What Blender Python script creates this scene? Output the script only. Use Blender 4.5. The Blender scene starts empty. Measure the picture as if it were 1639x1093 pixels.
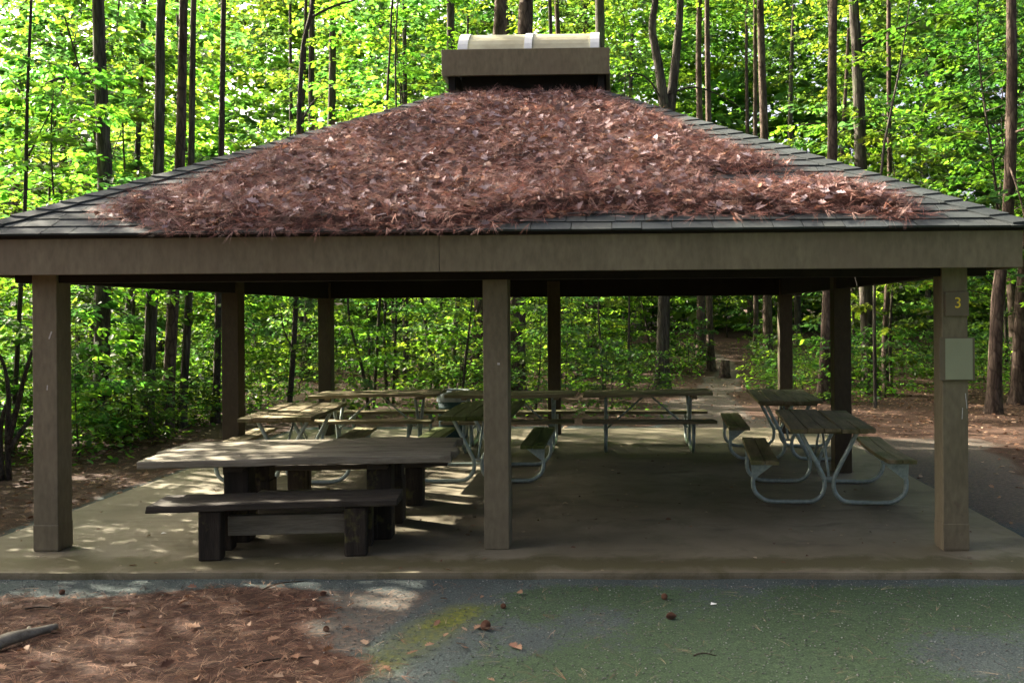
import bpy, math, random
import numpy as np
from mathutils import Vector, Matrix

rng = np.random.default_rng(11)
random.seed(5)
sc = bpy.context.scene
COL = sc.collection
R = math.radians

# ------------------------------------------------------------------ camera
F_PX, YAW, ROLL, X0, Y0, CH = 1500., .024, -.0069, 947.86, 503.91, 1.821
def at(px, py, yc):
    a, b = px - X0, py - Y0
    c, s = math.cos(ROLL), math.sin(ROLL)
    u, v = a*c + b*s, -a*s + b*c
    xc = u*yc/F_PX
    c, s = math.cos(YAW), math.sin(YAW)
    return Vector((xc*c - yc*s, xc*s + yc*c, CH - v*yc/F_PX))
cam = bpy.data.cameras.new('camera'); co = bpy.data.objects.new('camera', cam); COL.objects.link(co)
cam.sensor_width = 36; cam.lens = F_PX/1639*36
cam.shift_x = (819.5 - X0)/1639; cam.shift_y = -(546.5 - Y0)/1639
cam.clip_start = .05; cam.clip_end = 2000
c, s = math.cos(YAW), math.sin(YAW)
Rt, Fw, Up = Vector((c, s, 0)), Vector((-s, c, 0)), Vector((0, 0, 1))
c, s = math.cos(ROLL), math.sin(ROLL)
r2, u2 = c*Rt + s*Up, -s*Rt + c*Up
m = Matrix((r2, u2, -Fw)).transposed().to_4x4(); m.translation = (0, 0, CH)
co.matrix_world = m; sc.camera = co

# ------------------------------------------------------------------ light
SUN_E, SUN_A = R(29), R(62)          # elevation, degrees left of +Y
sd = Vector((-math.cos(SUN_E)*math.sin(SUN_A), math.cos(SUN_E)*math.cos(SUN_A), math.sin(SUN_E)))
sl = bpy.data.lights.new('sun', 'SUN'); so = bpy.data.objects.new('sun', sl); COL.objects.link(so)
sl.energy = 5.0; sl.angle = R(.55); sl.color = (1, .9, .74)
so.rotation_euler = sd.to_track_quat('Z', 'Y').to_euler(); so.location = (0, 0, 40)
w = bpy.data.worlds.new('World'); sc.world = w; w.use_nodes = True
nt = w.node_tree
sky = nt.nodes.new('ShaderNodeTexSky'); sky.sky_type = 'NISHITA'; sky.sun_disc = False
sky.sun_elevation = SUN_E; sky.sun_rotation = -SUN_A
sky.air_density = .4; sky.dust_density = 9.0; sky.ozone_density = .0
bg = nt.nodes['Background']; bg.inputs[1].default_value = .11
nt.links.new(sky.outputs[0], bg.inputs[0])
sc.view_settings.view_transform = 'Standard'; sc.view_settings.look = 'None'
sc.view_settings.exposure = 2.85; sc.view_settings.gamma = 1
cy = sc.cycles
cy.max_bounces = 7; cy.diffuse_bounces = 4; cy.glossy_bounces = 2; cy.transmission_bounces = 4
cy.transparent_max_bounces = 4; cy.sample_clamp_indirect = 4; cy.caustics_reflective = False; cy.caustics_refractive = False
cy.use_denoising = True
try: cy.denoiser = 'OPENIMAGEDENOISE'
except Exception: pass

# ------------------------------------------------------------------ materials
def newmat(name):
    mt = bpy.data.materials.new(name); mt.use_nodes = True
    return mt, mt.node_tree, mt.node_tree.nodes['Principled BSDF']
def N(nt, typ, **kw):
    n = nt.nodes.new(typ)
    for k, v in kw.items(): setattr(n, k, v)
    return n
def ramp(nt, fac, stops):
    r = N(nt, 'ShaderNodeValToRGB'); e = r.color_ramp.elements
    while len(e) < len(stops): e.new(.5)
    for el, (p, c) in zip(e, stops): el.position = p; el.color = (*c, 1) if len(c) == 3 else c
    nt.links.new(fac, r.inputs[0]); return r.outputs[0]
def coords(nt, scale=(1, 1, 1), kind='Object'):
    t = N(nt, 'ShaderNodeTexCoord'); mp = N(nt, 'ShaderNodeMapping'); mp.inputs['Scale'].default_value = scale
    nt.links.new(t.outputs[kind], mp.inputs[0]); return mp.outputs[0]
def noise(nt, vec, scale, detail=6, rough=.6, dist=0):
    n = N(nt, 'ShaderNodeTexNoise'); n.inputs['Scale'].default_value = scale; n.inputs['Detail'].default_value = detail
    n.inputs['Roughness'].default_value = rough; n.inputs['Distortion'].default_value = dist
    nt.links.new(vec, n.inputs['Vector']); return n.outputs['Fac']
def mix(nt, fac, a, b, typ='MIX'):
    n = N(nt, 'ShaderNodeMix', data_type='RGBA', blend_type=typ)
    if isinstance(fac, float): n.inputs[0].default_value = fac
    else: nt.links.new(fac, n.inputs[0])
    for k, v in ((6, a), (7, b)):
        if isinstance(v, tuple): n.inputs[k].default_value = (*v, 1)
        else: nt.links.new(v, n.inputs[k])
    return n.outputs[2]
def math_(nt, op, a, b=None, c_=None):
    n = N(nt, 'ShaderNodeMath', operation=op)
    for i, v in enumerate((a, b, c_)):
        if v is None: continue
        if isinstance(v, (int, float)): n.inputs[i].default_value = v
        else: nt.links.new(v, n.inputs[i])
    return n.outputs[0]
def bump(nt, h, bs, strength=.4, dist=.01):
    b = N(nt, 'ShaderNodeBump'); b.inputs['Strength'].default_value = strength; b.inputs['Distance'].default_value = dist
    nt.links.new(h, b.inputs['Height']); nt.links.new(b.outputs[0], bs.inputs['Normal'])
def attr(nt, name):
    a = N(nt, 'ShaderNodeAttribute'); a.attribute_name = name; return a

def grain_mat(name, stops, axis_scale, ns=6., fine=40., rough=.8, bs=.4, bd=.004, stain=None, spec=.25, kind='Object'):
    mt, nt, b = newmat(name)
    v = coords(nt, axis_scale, kind)
    n1 = noise(nt, v, ns, 9, .62, .4)
    col = ramp(nt, n1, stops)
    n2 = noise(nt, v, fine, 5, .6)
    col = mix(nt, .35, col, ramp(nt, n2, [(.3, (.35, .35, .35)), (.7, (1.3, 1.3, 1.3))]), 'MULTIPLY')
    if stain:
        sv = coords(nt, (1, 1, 1), kind)
        for (sc_, lo, hi, c) in stain:
            f = ramp(nt, noise(nt, sv, sc_, 7, .65), [(lo, (0, 0, 0)), (hi, (1, 1, 1))])
            col = mix(nt, f, col, c)
    nt.links.new(col, b.inputs['Base Color']); b.inputs['Roughness'].default_value = rough
    b.inputs['Specular IOR Level'].default_value = spec
    bump(nt, math_(nt, 'ADD', n1, math_(nt, 'MULTIPLY', n2, .5)), b, bs, bd)
    return mt

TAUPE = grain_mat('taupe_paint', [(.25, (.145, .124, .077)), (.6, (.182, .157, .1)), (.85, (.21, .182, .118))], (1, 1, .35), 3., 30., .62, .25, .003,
                  stain=[(1.1, .52, .76, (.15, .12, .08)), (6., .64, .72, (.13, .104, .07)), (17., .735, .76, (.06, .047, .034))], spec=.3)
POST_SHADE = grain_mat('shaded_taupe_post', [(.25, (.052, .041, .024)), (.6, (.072, .057, .034)), (.85, (.088, .07, .042))], (1, 1, .35), 3., 30., .7, .3, .003)  # taupe post paint darkened: shade under the roof put into the colour
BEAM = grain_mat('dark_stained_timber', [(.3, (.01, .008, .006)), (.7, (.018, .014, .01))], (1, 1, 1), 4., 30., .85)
BLACKW = grain_mat('black_vent_and_eave_shade', [(.3, (.009, .009, .009)), (.7, (.016, .015, .014))], (1, 1, 1), 4., 30., .9)
OLDW = grain_mat('weathered_grey_timber', [(.25, (.11, .097, .066)), (.5, (.22, .2, .148)), (.8, (.33, .305, .235))], (.6, 7, 7), 3., 22., .8, .7, .006,
                 stain=[(1.4, .56, .7, (.075, .065, .045))])
DARKW = grain_mat('rotten_dark_timber', [(.25, (.02, .017, .012)), (.55, (.05, .042, .031)), (.85, (.11, .092, .066))], (.8, 6, 6), 3., 22., .75, .8, .008,
                  stain=[(2.2, .58, .7, (.075, .07, .025))], spec=.3)
POSTW = grain_mat('rotten_post_timber', [(.25, (.014, .012, .009)), (.55, (.035, .028, .02)), (.85, (.075, .06, .04))], (6, 6, .8), 3., 22., .8, .8, .008,
                  stain=[(3.2, .56, .66, (.1, .09, .03))])
TABW = grain_mat('mossy_table_boards', [(.25, (.14, .113, .06)), (.55, (.26, .215, .12)), (.85, (.38, .32, .2))], (7, .6, 7), 3., 22., .8, .6, .005,
                 stain=[(1.6, .5, .68, (.075, .1, .022))])
MOSSW = grain_mat('green_mossy_boards', [(.25, (.06, .075, .02)), (.55, (.1, .13, .03)), (.85, (.16, .18, .06))], (7, .6, 7), 3., 22., .85, .6, .005)
GALV, nt_, b_ = newmat('galvanised_steel')
n_ = noise(nt_, coords(nt_), 22., 6)
nt_.links.new(ramp(nt_, n_, [(.3, (.22, .28, .25)), (.6, (.36, .43, .39)), (.85, (.46, .53, .49))]), b_.inputs['Base Color'])
b_.inputs['Metallic'].default_value = .45; b_.inputs['Roughness'].default_value = .5
bump(nt_, n_, b_, .15, .002)
def flat(name, col, rough=.6, var=.15, ns=12., spec=.3):
    mt, nt, b = newmat(name)
    n = noise(nt, coords(nt), ns, 6)
    lo = tuple(x*(1-var) for x in col); hi = tuple(x*(1+var) for x in col)
    nt.links.new(ramp(nt, n, [(.3, lo), (.7, hi)]), b.inputs['Base Color'])
    b.inputs['Roughness'].default_value = rough; b.inputs['Specular IOR Level'].default_value = spec
    bump(nt, n, b, .1, .002)
    return mt
NOTICE = flat('faded_notice_sheet', (.27, .29, .19), .55, .06, 3.)
SIGNP = flat('sign_plate_paint', (.145, .122, .08), .6, .08)
YEL = flat('yellow_numeral_paint', (.9, .68, .06), .5, .08)
BARREL = flat('blue_green_barrel_plastic', (.03, .075, .085), .5, .1)
LINER = flat('pale_bin_liner', (.3, .35, .36), .35, .1)
PAPER = flat('white_paper_scrap', (.75, .75, .72), .7, .05)
CONE = flat('pine_cone_scales', (.14, .07, .042), .8, .4, 60.)
WHITE = flat('white_scuff_paint', (.5, .49, .46), .8, .2, 50.)
# fibreglass skylight
SKYL, nt_, b_ = newmat('aged_fibreglass')
n_ = noise(nt_, coords(nt_, (1, 1, 1)), 3.5, 6)
c_ = ramp(nt_, n_, [(.3, (.5, .46, .3)), (.7, (.72, .72, .56))])
nt_.links.new(c_, b_.inputs['Base Color']); b_.inputs['Roughness'].default_value = .45
tr_ = N(nt_, 'ShaderNodeBsdfTranslucent'); nt_.links.new(c_, tr_.inputs[0])
ms_ = N(nt_, 'ShaderNodeMixShader'); ms_.inputs[0].default_value = .45
nt_.links.new(b_.outputs[0], ms_.inputs[1]); nt_.links.new(tr_.outputs[0], ms_.inputs[2])
nt_.links.new(ms_.outputs[0], nt_.nodes['Material Output'].inputs[0])
FLASH = flat('white_skylight_flashing', (.62, .64, .62), .4, .1)
# vertex coloured materials
def vcol_mat(name, rough=.8, spec=.2, ns=0, translucent=0., tcol=(1, 1, 1), objvar=0.):
    mt, nt, b = newmat(name)
    a = attr(nt, 'Col'); col = a.outputs['Color']
    if ns:
        col = mix(nt, .6, col, ramp(nt, noise(nt, coords(nt), ns, 5), [(.3, (.6, .6, .6)), (.7, (1.35, 1.35, 1.35))]), 'MULTIPLY')
    if objvar:
        oi = N(nt, 'ShaderNodeObjectInfo')
        hs = N(nt, 'ShaderNodeHueSaturation')
        nt.links.new(col, hs.inputs['Color'])
        nt.links.new(math_(nt, 'MULTIPLY_ADD', oi.outputs['Random'], objvar, .5 - objvar/2), hs.inputs['Hue'])
        nt.links.new(math_(nt, 'MULTIPLY_ADD', math_(nt, 'FRACT', math_(nt, 'MULTIPLY', oi.outputs['Random'], 7.3)), .7, .68), hs.inputs['Value'])
        col = hs.outputs['Color']
    nt.links.new(col, b.inputs['Base Color']); b.inputs['Roughness'].default_value = rough
    b.inputs['Specular IOR Level'].default_value = spec
    if translucent:
        t = N(nt, 'ShaderNodeBsdfTranslucent')
        nt.links.new(mix(nt, 1., col, tcol, 'MULTIPLY'), t.inputs[0])
        ms = N(nt, 'ShaderNodeMixShader'); ms.inputs[0].default_value = translucent
        nt.links.new(b.outputs[0], ms.inputs[1]); nt.links.new(t.outputs[0], ms.inputs[2])
        nt.links.new(ms.outputs[0], nt.nodes['Material Output'].inputs[0])
    return mt
LEAF = vcol_mat('green_leaf', .5, .35, 0, .66, (2.15, 2.4, 1.25), .06)
SHING = vcol_mat('asphalt_shingle', .9, .25, 180.)
LITTER = vcol_mat('dry_litter', .8, .2, 0, .15, (1.3, 1.1, .9))
STONE = vcol_mat('gravel_stone', .9, .2)
LITBASE = grain_mat('needle_mat', [(.3, (.02, .011, .009)), (.55, (.07, .034, .025)), (.8, (.16, .085, .065))], (1, 1, 1), 30., 160., .9, 1., .02)

def bark(name, stops, zs=.18, ns=22., lichen=None):
    mt, nt, b = newmat(name)
    v = coords(nt, (1, 1, zs))
    vo = N(nt, 'ShaderNodeTexVoronoi'); vo.inputs['Scale'].default_value = ns; vo.feature = 'DISTANCE_TO_EDGE'
    nz = noise(nt, v, ns*.5, 6, .6)
    addv = N(nt, 'ShaderNodeVectorMath', operation='ADD')
    nt.links.new(v, addv.inputs[0])
    cv = N(nt, 'ShaderNodeCombineXYZ'); nt.links.new(math_(nt, 'MULTIPLY', nz, .06), cv.inputs[0]); nt.links.new(math_(nt, 'MULTIPLY', nz, .05), cv.inputs[1])
    nt.links.new(cv.outputs[0], addv.inputs[1]); nt.links.new(addv.outputs[0], vo.inputs['Vector'])
    edge = ramp(nt, vo.outputs[0], [(0., (.5, .5, .5)), (.16, (1, 1, 1))])
    col = mix(nt, 1., ramp(nt, nz, stops), edge, 'MULTIPLY')
    if lichen:
        f = ramp(nt, noise(nt, coords(nt, (1, 1, .4)), 1.6, 8, .7), [(.54, (0, 0, 0)), (.66, (1, 1, 1))])
        col = mix(nt, f, col, mix(nt, 1., lichen, edge, 'MULTIPLY'))
    nt.links.new(col, b.inputs['Base Color']); b.inputs['Roughness'].default_value = .95; b.inputs['Specular IOR Level'].default_value = .15
    bump(nt, math_(nt, 'ADD', edge, nz), b, .6, .015)
    return mt
BARK_P = bark('pine_bark', [(.35, (.04, .028, .021)), (.55, (.1, .072, .055)), (.75, (.19, .145, .115))], .28, 14.)
BARK_O = bark('grey_hardwood_bark', [(.35, (.035, .03, .023)), (.55, (.085, .073, .057)), (.75, (.17, .155, .125))], .1, 26., (.11, .13, .07))
BARK_S = bark('dark_sapling_bark', [(.3, (.04, .033, .026)), (.6, (.085, .07, .053)), (.8, (.14, .118, .09))], .3, 40.)

# ------------------------------------------------------------------ mesh helpers
class MB:
    def __init__(s): s.v = []; s.f = []; s.c = []
    def add(s, vs, fs, col=None):
        o = len(s.v); s.v += [tuple(p) for p in vs]; s.f += [tuple(i+o for i in f) for f in fs]
        if col is not None: s.c += [col]*len(vs)
    def box(s, cx, cy, cz, sx, sy, sz, rot=0, col=None, M=None):
        vs = [Vector((a*sx/2, b*sy/2, c*sz/2)) for a in (-1, 1) for b in (-1, 1) for c in (-1, 1)]
        if rot: vs = [Matrix.Rotation(rot, 3, 'Z') @ p for p in vs]
        if M is not None: vs = [M @ p for p in vs]
        s.add([p + Vector((cx, cy, cz)) for p in vs], [(0, 1, 3, 2), (4, 6, 7, 5), (0, 4, 5, 1), (2, 3, 7, 6), (0, 2, 6, 4), (1, 5, 7, 3)], col)
    def plank(s, x0, x1, y0, y1, z0, z1, axis=1, n=14, warp=None, jag=0., seed=0):
        """board with its length along axis, split in n so that it can warp"""
        rr = random.Random(seed); vs = []; fs = []
        for i in range(n+1):
            t = i/n
            for (a, b) in ((0, 0), (1, 0), (1, 1), (0, 1)):
                if axis == 1:
                    p = [x0 + (x1-x0)*a, y0 + (y1-y0)*t, z0 + (z1-z0)*b]
                else:
                    p = [x0 + (x1-x0)*t, y0 + (y1-y0)*a, z0 + (z1-z0)*b]
                if jag:
                    p[1-axis if axis == 1 else 1] += rr.uniform(-jag, jag); p[2] += rr.uniform(-jag, jag)*.5
                    if i in (0, n): p[axis if axis == 1 else 0] += rr.uniform(-jag, jag)*3
                if warp: p[2] += warp(p[0], p[1])
                vs.append(p)
        for i in range(n):
            o = i*4
            for k in range(4): fs.append((o+k, o+(k+1) % 4, o+4+(k+1) % 4, o+4+k))
        fs += [(3, 2, 1, 0), (n*4, n*4+1, n*4+2, n*4+3)]
        if axis == 1: fs = [f[::-1] for f in fs]
        s.add(vs, fs)
    def tube(s, pts, rad, sides=8, cap=True, wob=0.):
        pts = [Vector(p) for p in pts]; n = len(pts)
        rad = rad if isinstance(rad, (list, tuple)) else [rad]*n
        d = (pts[1]-pts[0]).normalized(); u = d.orthogonal().normalized(); vs = []; fs = []
        for i in range(n):
            t = (pts[min(i+1, n-1)]-pts[max(i-1, 0)]).normalized()
            u = (u - t*u.dot(t)).normalized(); v = t.cross(u)
            for k in range(sides):
                a = 2*math.pi*k/sides; r = rad[i]*(1 + (random.uniform(-wob, wob) if wob else 0))
                vs.append(pts[i] + (u*math.cos(a)+v*math.sin(a))*r)
        for i in range(n-1):
            for k in range(sides):
                a, b = i*sides+k, i*sides+(k+1) % sides
                fs.append((a, b, b+sides, a+sides))
        if cap: fs += [tuple(range(sides))[::-1], tuple(range((n-1)*sides, n*sides))]
        s.add(vs, fs)
    def build(s, name, mat, parent=None, smooth=False, bevel=0., loc=None):
        me = bpy.data.meshes.new(name); me.from_pydata(s.v, [], s.f); me.materials.append(mat)
        if s.c:
            ca = me.color_attributes.new('Col', 'FLOAT_COLOR', 'POINT')
            arr = np.ones((len(s.v), 4), np.float32); arr[:, :3] = np.array(s.c, np.float32); ca.data.foreach_set('color', arr.ravel())
        if smooth: me.polygons.foreach_set('use_smooth', [True]*len(me.polygons))
        me.update()
        o = bpy.data.objects.new(name, me); COL.objects.link(o)
        if parent: o.parent = parent
        if loc: o.location = loc
        if bevel:
            b = o.modifiers.new('bevel', 'BEVEL'); b.width = bevel; b.segments = 2; b.limit_method = 'ANGLE'
        return o
def np_mesh(name, V, Fc, C=None, mat=None, smooth=False):
    """V (n,3), Fc (m,k) -> mesh"""
    me = bpy.data.meshes.new(name); k = Fc.shape[1]
    me.vertices.add(len(V)); me.vertices.foreach_set('co', np.ascontiguousarray(V, np.float32).ravel())
    me.loops.add(Fc.size); me.loops.foreach_set('vertex_index', np.ascontiguousarray(Fc, np.int32).ravel())
    me.polygons.add(len(Fc)); me.polygons.foreach_set('loop_start', np.arange(0, Fc.size, k, dtype=np.int32))
    me.polygons.foreach_set('loop_total', np.full(len(Fc), k, np.int32))
    if smooth: me.polygons.foreach_set('use_smooth', np.ones(len(Fc), bool))
    if C is not None:
        ca = me.color_attributes.new('Col', 'FLOAT_COLOR', 'POINT')
        arr = np.ones((len(V), 4), np.float32); arr[:, :C.shape[1]] = C; ca.data.foreach_set('color', arr.ravel())
    me.update(calc_edges=True); me.validate()
    if mat: me.materials.append(mat)
    return me
def mobj(name, me, parent=None, loc=None):
    o = bpy.data.objects.new(name, me); COL.objects.link(o)
    if parent: o.parent = parent
    if loc is not None: o.location = loc
    return o
def nrm(a): return a/np.maximum(np.linalg.norm(a, axis=-1, keepdims=True), 1e-9)
def scatter(T, Fc, P, D, Nn, S, C):
    """copies of a template (x along D, z along Nn) gathered in one mesh"""
    T = np.asarray(T, float); Fc = np.asarray(Fc, int); n = len(P)
    D = nrm(D); Nn = Nn - D*np.sum(D*Nn, 1, keepdims=True); Nn = nrm(Nn); Y = np.cross(Nn, D)
    S = np.asarray(S, float)
    if S.ndim == 1: S = S[:, None]*np.ones((1, 3))
    V = (P[:, None, :] + D[:, None, :]*(T[None, :, 0:1]*S[:, None, 0:1]) + Y[:, None, :]*(T[None, :, 1:2]*S[:, None, 1:2])
         + Nn[:, None, :]*(T[None, :, 2:3]*S[:, None, 2:3]))
    FF = (Fc[None] + (np.arange(n)*len(T))[:, None, None])
    return V.reshape(-1, 3), FF.reshape(-1, Fc.shape[1]), np.repeat(C, len(T), 0)
def vnoise(x, y, seed=0):
    x = np.asarray(x, float); y = np.asarray(y, float)
    def h(i, j):
        v = np.sin(i*127.1 + j*311.7 + seed*74.7)*43758.5453; return v - np.floor(v)
    i, j = np.floor(x), np.floor(y); fx, fy = x-i, y-j; fx = fx*fx*(3-2*fx); fy = fy*fy*(3-2*fy)
    return (h(i, j)*(1-fx)+h(i+1, j)*fx)*(1-fy) + (h(i, j+1)*(1-fx)+h(i+1, j+1)*fx)*fy
def fbm(x, y, seed=0, o=4):
    t = 0; a = .5
    for k in range(o): t = t + a*vnoise(x*2**k, y*2**k, seed+k); a *= .5
    return t/(1-.5**o)
def inpoly(x, y, poly):
    r = np.zeros(x.shape, bool); n = len(poly)
    for i in range(n):
        x1, y1 = poly[i]; x2, y2 = poly[(i+1) % n]
        if y1 == y2: continue
        cnd = ((y1 > y) != (y2 > y)) & (x < (x2-x1)*(y-y1)/(y2-y1) + x1)
        r ^= cnd
    return r
def edgedist(x, y, poly):
    d = np.full(x.shape, 1e9); n = len(poly)
    for i in range(n):
        a = np.array(poly[i]); b = np.array(poly[(i+1) % n]); ab = b-a
        t = np.clip(((x-a[0])*ab[0] + (y-a[1])*ab[1])/(ab@ab+1e-12), 0, 1)
        d = np.minimum(d, np.hypot(x-a[0]-t*ab[0], y-a[1]-t*ab[1]))
    return d

# ------------------------------------------------------------------ tags
def tag(o, label=None, cat=None, group=None, kind=None):
    if label: o['label'] = label
    if cat: o['category'] = cat
    if group: o['group'] = group
    if kind: o['kind'] = kind
    return o
def empty(name, loc, rz=0., label=None, cat=None, group=None):
    o = bpy.data.objects.new(name, None); COL.objects.link(o); o.location = loc; o.rotation_euler = (0, 0, rz)
    o.empty_display_size = .2
    return tag(o, label, cat, group)
def copy_tree(o, parent=None):
    c = o.copy(); COL.objects.link(c)
    if parent: c.parent = parent
    for ch in list(o.children): copy_tree(ch, c)
    return c

# ================================================================== ground
CX, CYY = -.93, 10.84           # pavilion centre
def gz(x, y):
    x = np.asarray(x, float); y = np.asarray(y, float)
    far = np.clip((np.hypot(x-CX, y-CYY) - 5.5)/14, 0, 1)
    z = -.045 + far*(.32*(fbm(x*.13+9, y*.13+3, 2, 3) - .5) + .1*(fbm(x*.6, y*.6, 7, 3)-.5))
    z = z + np.clip((y-26)/60, 0, 1)*2.2*np.clip((x+14)/16, 0, 1)
    z = z - np.clip((-x-9)/30, 0, 1)*1.2
    return z
def axis_lines(lo, hi, step, far, g=1.16):
    a = list(np.arange(lo, hi, step)); s_ = step; p = a[-1]
    while p < far: s_ = min(s_*g, 14.); p += s_; a.append(p)
    s_ = step; p = a[0]; b = []
    while p > -far: s_ = min(s_*g, 14.); p -= s_; b.append(p)
    return np.array(b[::-1] + a)
gx = axis_lines(-6.5, 5.5, .07, 320.); gy = axis_lines(3.2, 7.2, .06, 320., 1.07)
GX, GY = np.meshgrid(gx, gy); gxf, gyf = GX.ravel(), GY.ravel()
def masks(x, y):
    nz = fbm(x*1.1, y*1.1, 3, 5); n2 = fbm(x*3.2, y*3.2, 31, 4)
    # needle bed in front on the left; edge runs from near the pad to the lower middle of the frame
    edge = -1.85 + (6.0-y)*.8
    edge = np.minimum(edge, -.95)
    bed = np.clip((edge - x + (nz-.5)*1.3)/.35, 0, 1)*np.clip((6.36 - y + (nz-.5)*.6)/.18, 0, 1)
    right = np.clip((x - 3.95 - .14*(y-7) + (nz-.5)*1.4)/.5, 0, 1)*np.clip((y-5.5)/1., 0, 1)
    back = np.clip((y - 15.5 + 1.7*np.clip((x-2.7)/.6, 0, 1) + (nz-.5)*1.2)/.5, 0, 1)
    left = np.clip((-5.12 - x + (nz-.5)*.35)/.4, 0, 1)*np.clip((y-6.1)/.4, 0, 1)
    needles = np.maximum.reduce([bed, right, back, left])
    # dirt path leaving behind the pavilion on the right
    pc = 2.0 + (y-15)*.07 + .5*np.sin(y*.25)
    path = np.clip((np.clip(1.1 - (y-15)*.03, .55, 2) - np.abs(x-pc) + (nz-.5)*.9)/.4, 0, 1)*np.clip((y-14.6)/.8, 0, 1)*np.clip((45-y)/10, 0, 1)
    # moss on the asphalt on the right
    moss = np.clip((nz - .42)*3. + .62, 0, 1)*np.clip((x + 1.2 - (y-5.4)*.25 + (n2-.5)*.8)/.5, 0, 1)*np.clip((6.6-y)/.3, 0, 1)
    moss = moss*(1 - .8*np.exp(-(((x-2.0)/.55)**2 + ((y-5.15)/.55)**2)))
    yel = np.exp(-((x + 1.08 - (y-5.6)*.3)/.2)**2)*np.clip((y-4.4)/1.2, 0, 1)*np.clip((6.15-y)/.4, 0, 1)*(.3 + 1.2*fbm(x*4, y*4, 77, 3))
    grav = np.clip((x + 2.5 + (y-5.9)*.3 + (nz-.5)*.5)/.3, 0, 1)*np.clip((-1.2 + (y-5.6)*.22 - x)/.2, 0, 1)*np.clip((6.5-y)/.2, 0, 1)
    side = .62*np.clip((x - 3.2)/.2, 0, 1)*np.clip((y-7)/1.5, 0, 1)
    path = path*.62
    return needles*(1-path), np.clip(moss, 0, 1), np.clip(yel*(.5+n2), 0, 1), np.maximum.reduce([path, grav*.55, side])
mk = masks(gxf, gyf)
nx, ny = len(gx), len(gy)
idx = np.arange(nx*ny).reshape(ny, nx)
Fg = np.stack([idx[:-1, :-1], idx[:-1, 1:], idx[1:, 1:], idx[1:, :-1]], -1).reshape(-1, 4)
gzz = gz(gxf, gyf) + .012*(fbm(gxf*5, gyf*5, 15, 3)-.5)
me = np_mesh('ground', np.stack([gxf, gyf, gzz], 1), Fg, np.stack(mk, 1).astype(np.float32), smooth=True)
GM, nt_, b_ = newmat('asphalt_needles_and_moss')
a_ = attr(nt_, 'Col'); sp = N(nt_, 'ShaderNodeSeparateColor'); nt_.links.new(a_.outputs['Color'], sp.inputs[0])
v_ = coords(nt_); f1 = noise(nt_, v_, 95., 4, .7); f2 = noise(nt_, v_, 6., 8, .65); f3 = noise(nt_, v_, 28., 6, .7); f4 = noise(nt_, v_, 1.1, 6, .6)
asph = ramp(nt_, f1, [(.32, (.018, .024, .024)), (.52, (.05, .066, .064)), (.68, (.095, .118, .112)), (.78, (.27, .3, .275))])
asph = mix(nt_, ramp(nt_, f4, [(.4, (0, 0, 0)), (.7, (1, 1, 1))]), asph, mix(nt_, 1., asph, (1.5, 1.5, 1.4), 'MULTIPLY'))
def thr(m, n, w=.3):   # mask edge broken up by noise
    return ramp(nt_, math_(nt_, 'ADD', m, math_(nt_, 'MULTIPLY_ADD', n, w*2, -w)), [(.38, (0, 0, 0)), (.62, (1, 1, 1))])
mossc = ramp(nt_, f3, [(.3, (.026, .05, .018)), (.6, (.055, .1, .034)), (.8, (.1, .15, .05))])
mossc = mix(nt_, .85, mossc, ramp(nt_, f1, [(.34, (.3, .32, .32)), (.5, (.8, .82, .8)), (.7, (1.8, 1.75, 1.7))]), 'MULTIPLY')
col = mix(nt_, math_(nt_, 'MULTIPLY', thr(sp.outputs[1], f3, .7), .72), asph, mossc)
yelc = ramp(nt_, f3, [(.35, (.04, .06, .014)), (.7, (.16, .17, .028))])
dirt = ramp(nt_, f3, [(.3, (.045, .034, .026)), (.55, (.11, .083, .062)), (.8, (.2, .155, .12))])
col = mix(nt_, math_(nt_, 'MULTIPLY', thr(a_.outputs['Alpha'], f3, .4), .9), col, dirt)
col = mix(nt_, ramp(nt_, math_(nt_, 'MULTIPLY', sp.outputs[2], math_(nt_, 'MULTIPLY_ADD', f3, 1.6, .1)), [(.12, (0, 0, 0)), (.75, (1, 1, 1))]), col, yelc)
need = ramp(nt_, f3, [(.25, (.022, .013, .009)), (.5, (.07, .038, .025)), (.68, (.12, .068, .045)), (.85, (.2, .125, .085))])
need = mix(nt_, .8, need, ramp(nt_, f1, [(.35, (.35, .33, .3)), (.52, (.95, .95, .95)), (.68, (1.7, 1.6, 1.5))]), 'MULTIPLY')
need = mix(nt_, ramp(nt_, f2, [(.45, (0, 0, 0)), (.7, (1, 1, 1))]), need, mix(nt_, 1., need, (.55, .55, .5), 'MULTIPLY'))
col = mix(nt_, thr(sp.outputs[0], f3, .35), col, need)
nt_.links.new(col, b_.inputs['Base Color']); b_.inputs['Roughness'].default_value = .92; b_.inputs['Specular IOR Level'].default_value = .2
bump(nt_, math_(nt_, 'ADD', f1, f3), b_, .7, .012)
me.materials.append(GM)
tag(mobj('ground', me), kind='structure')

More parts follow.
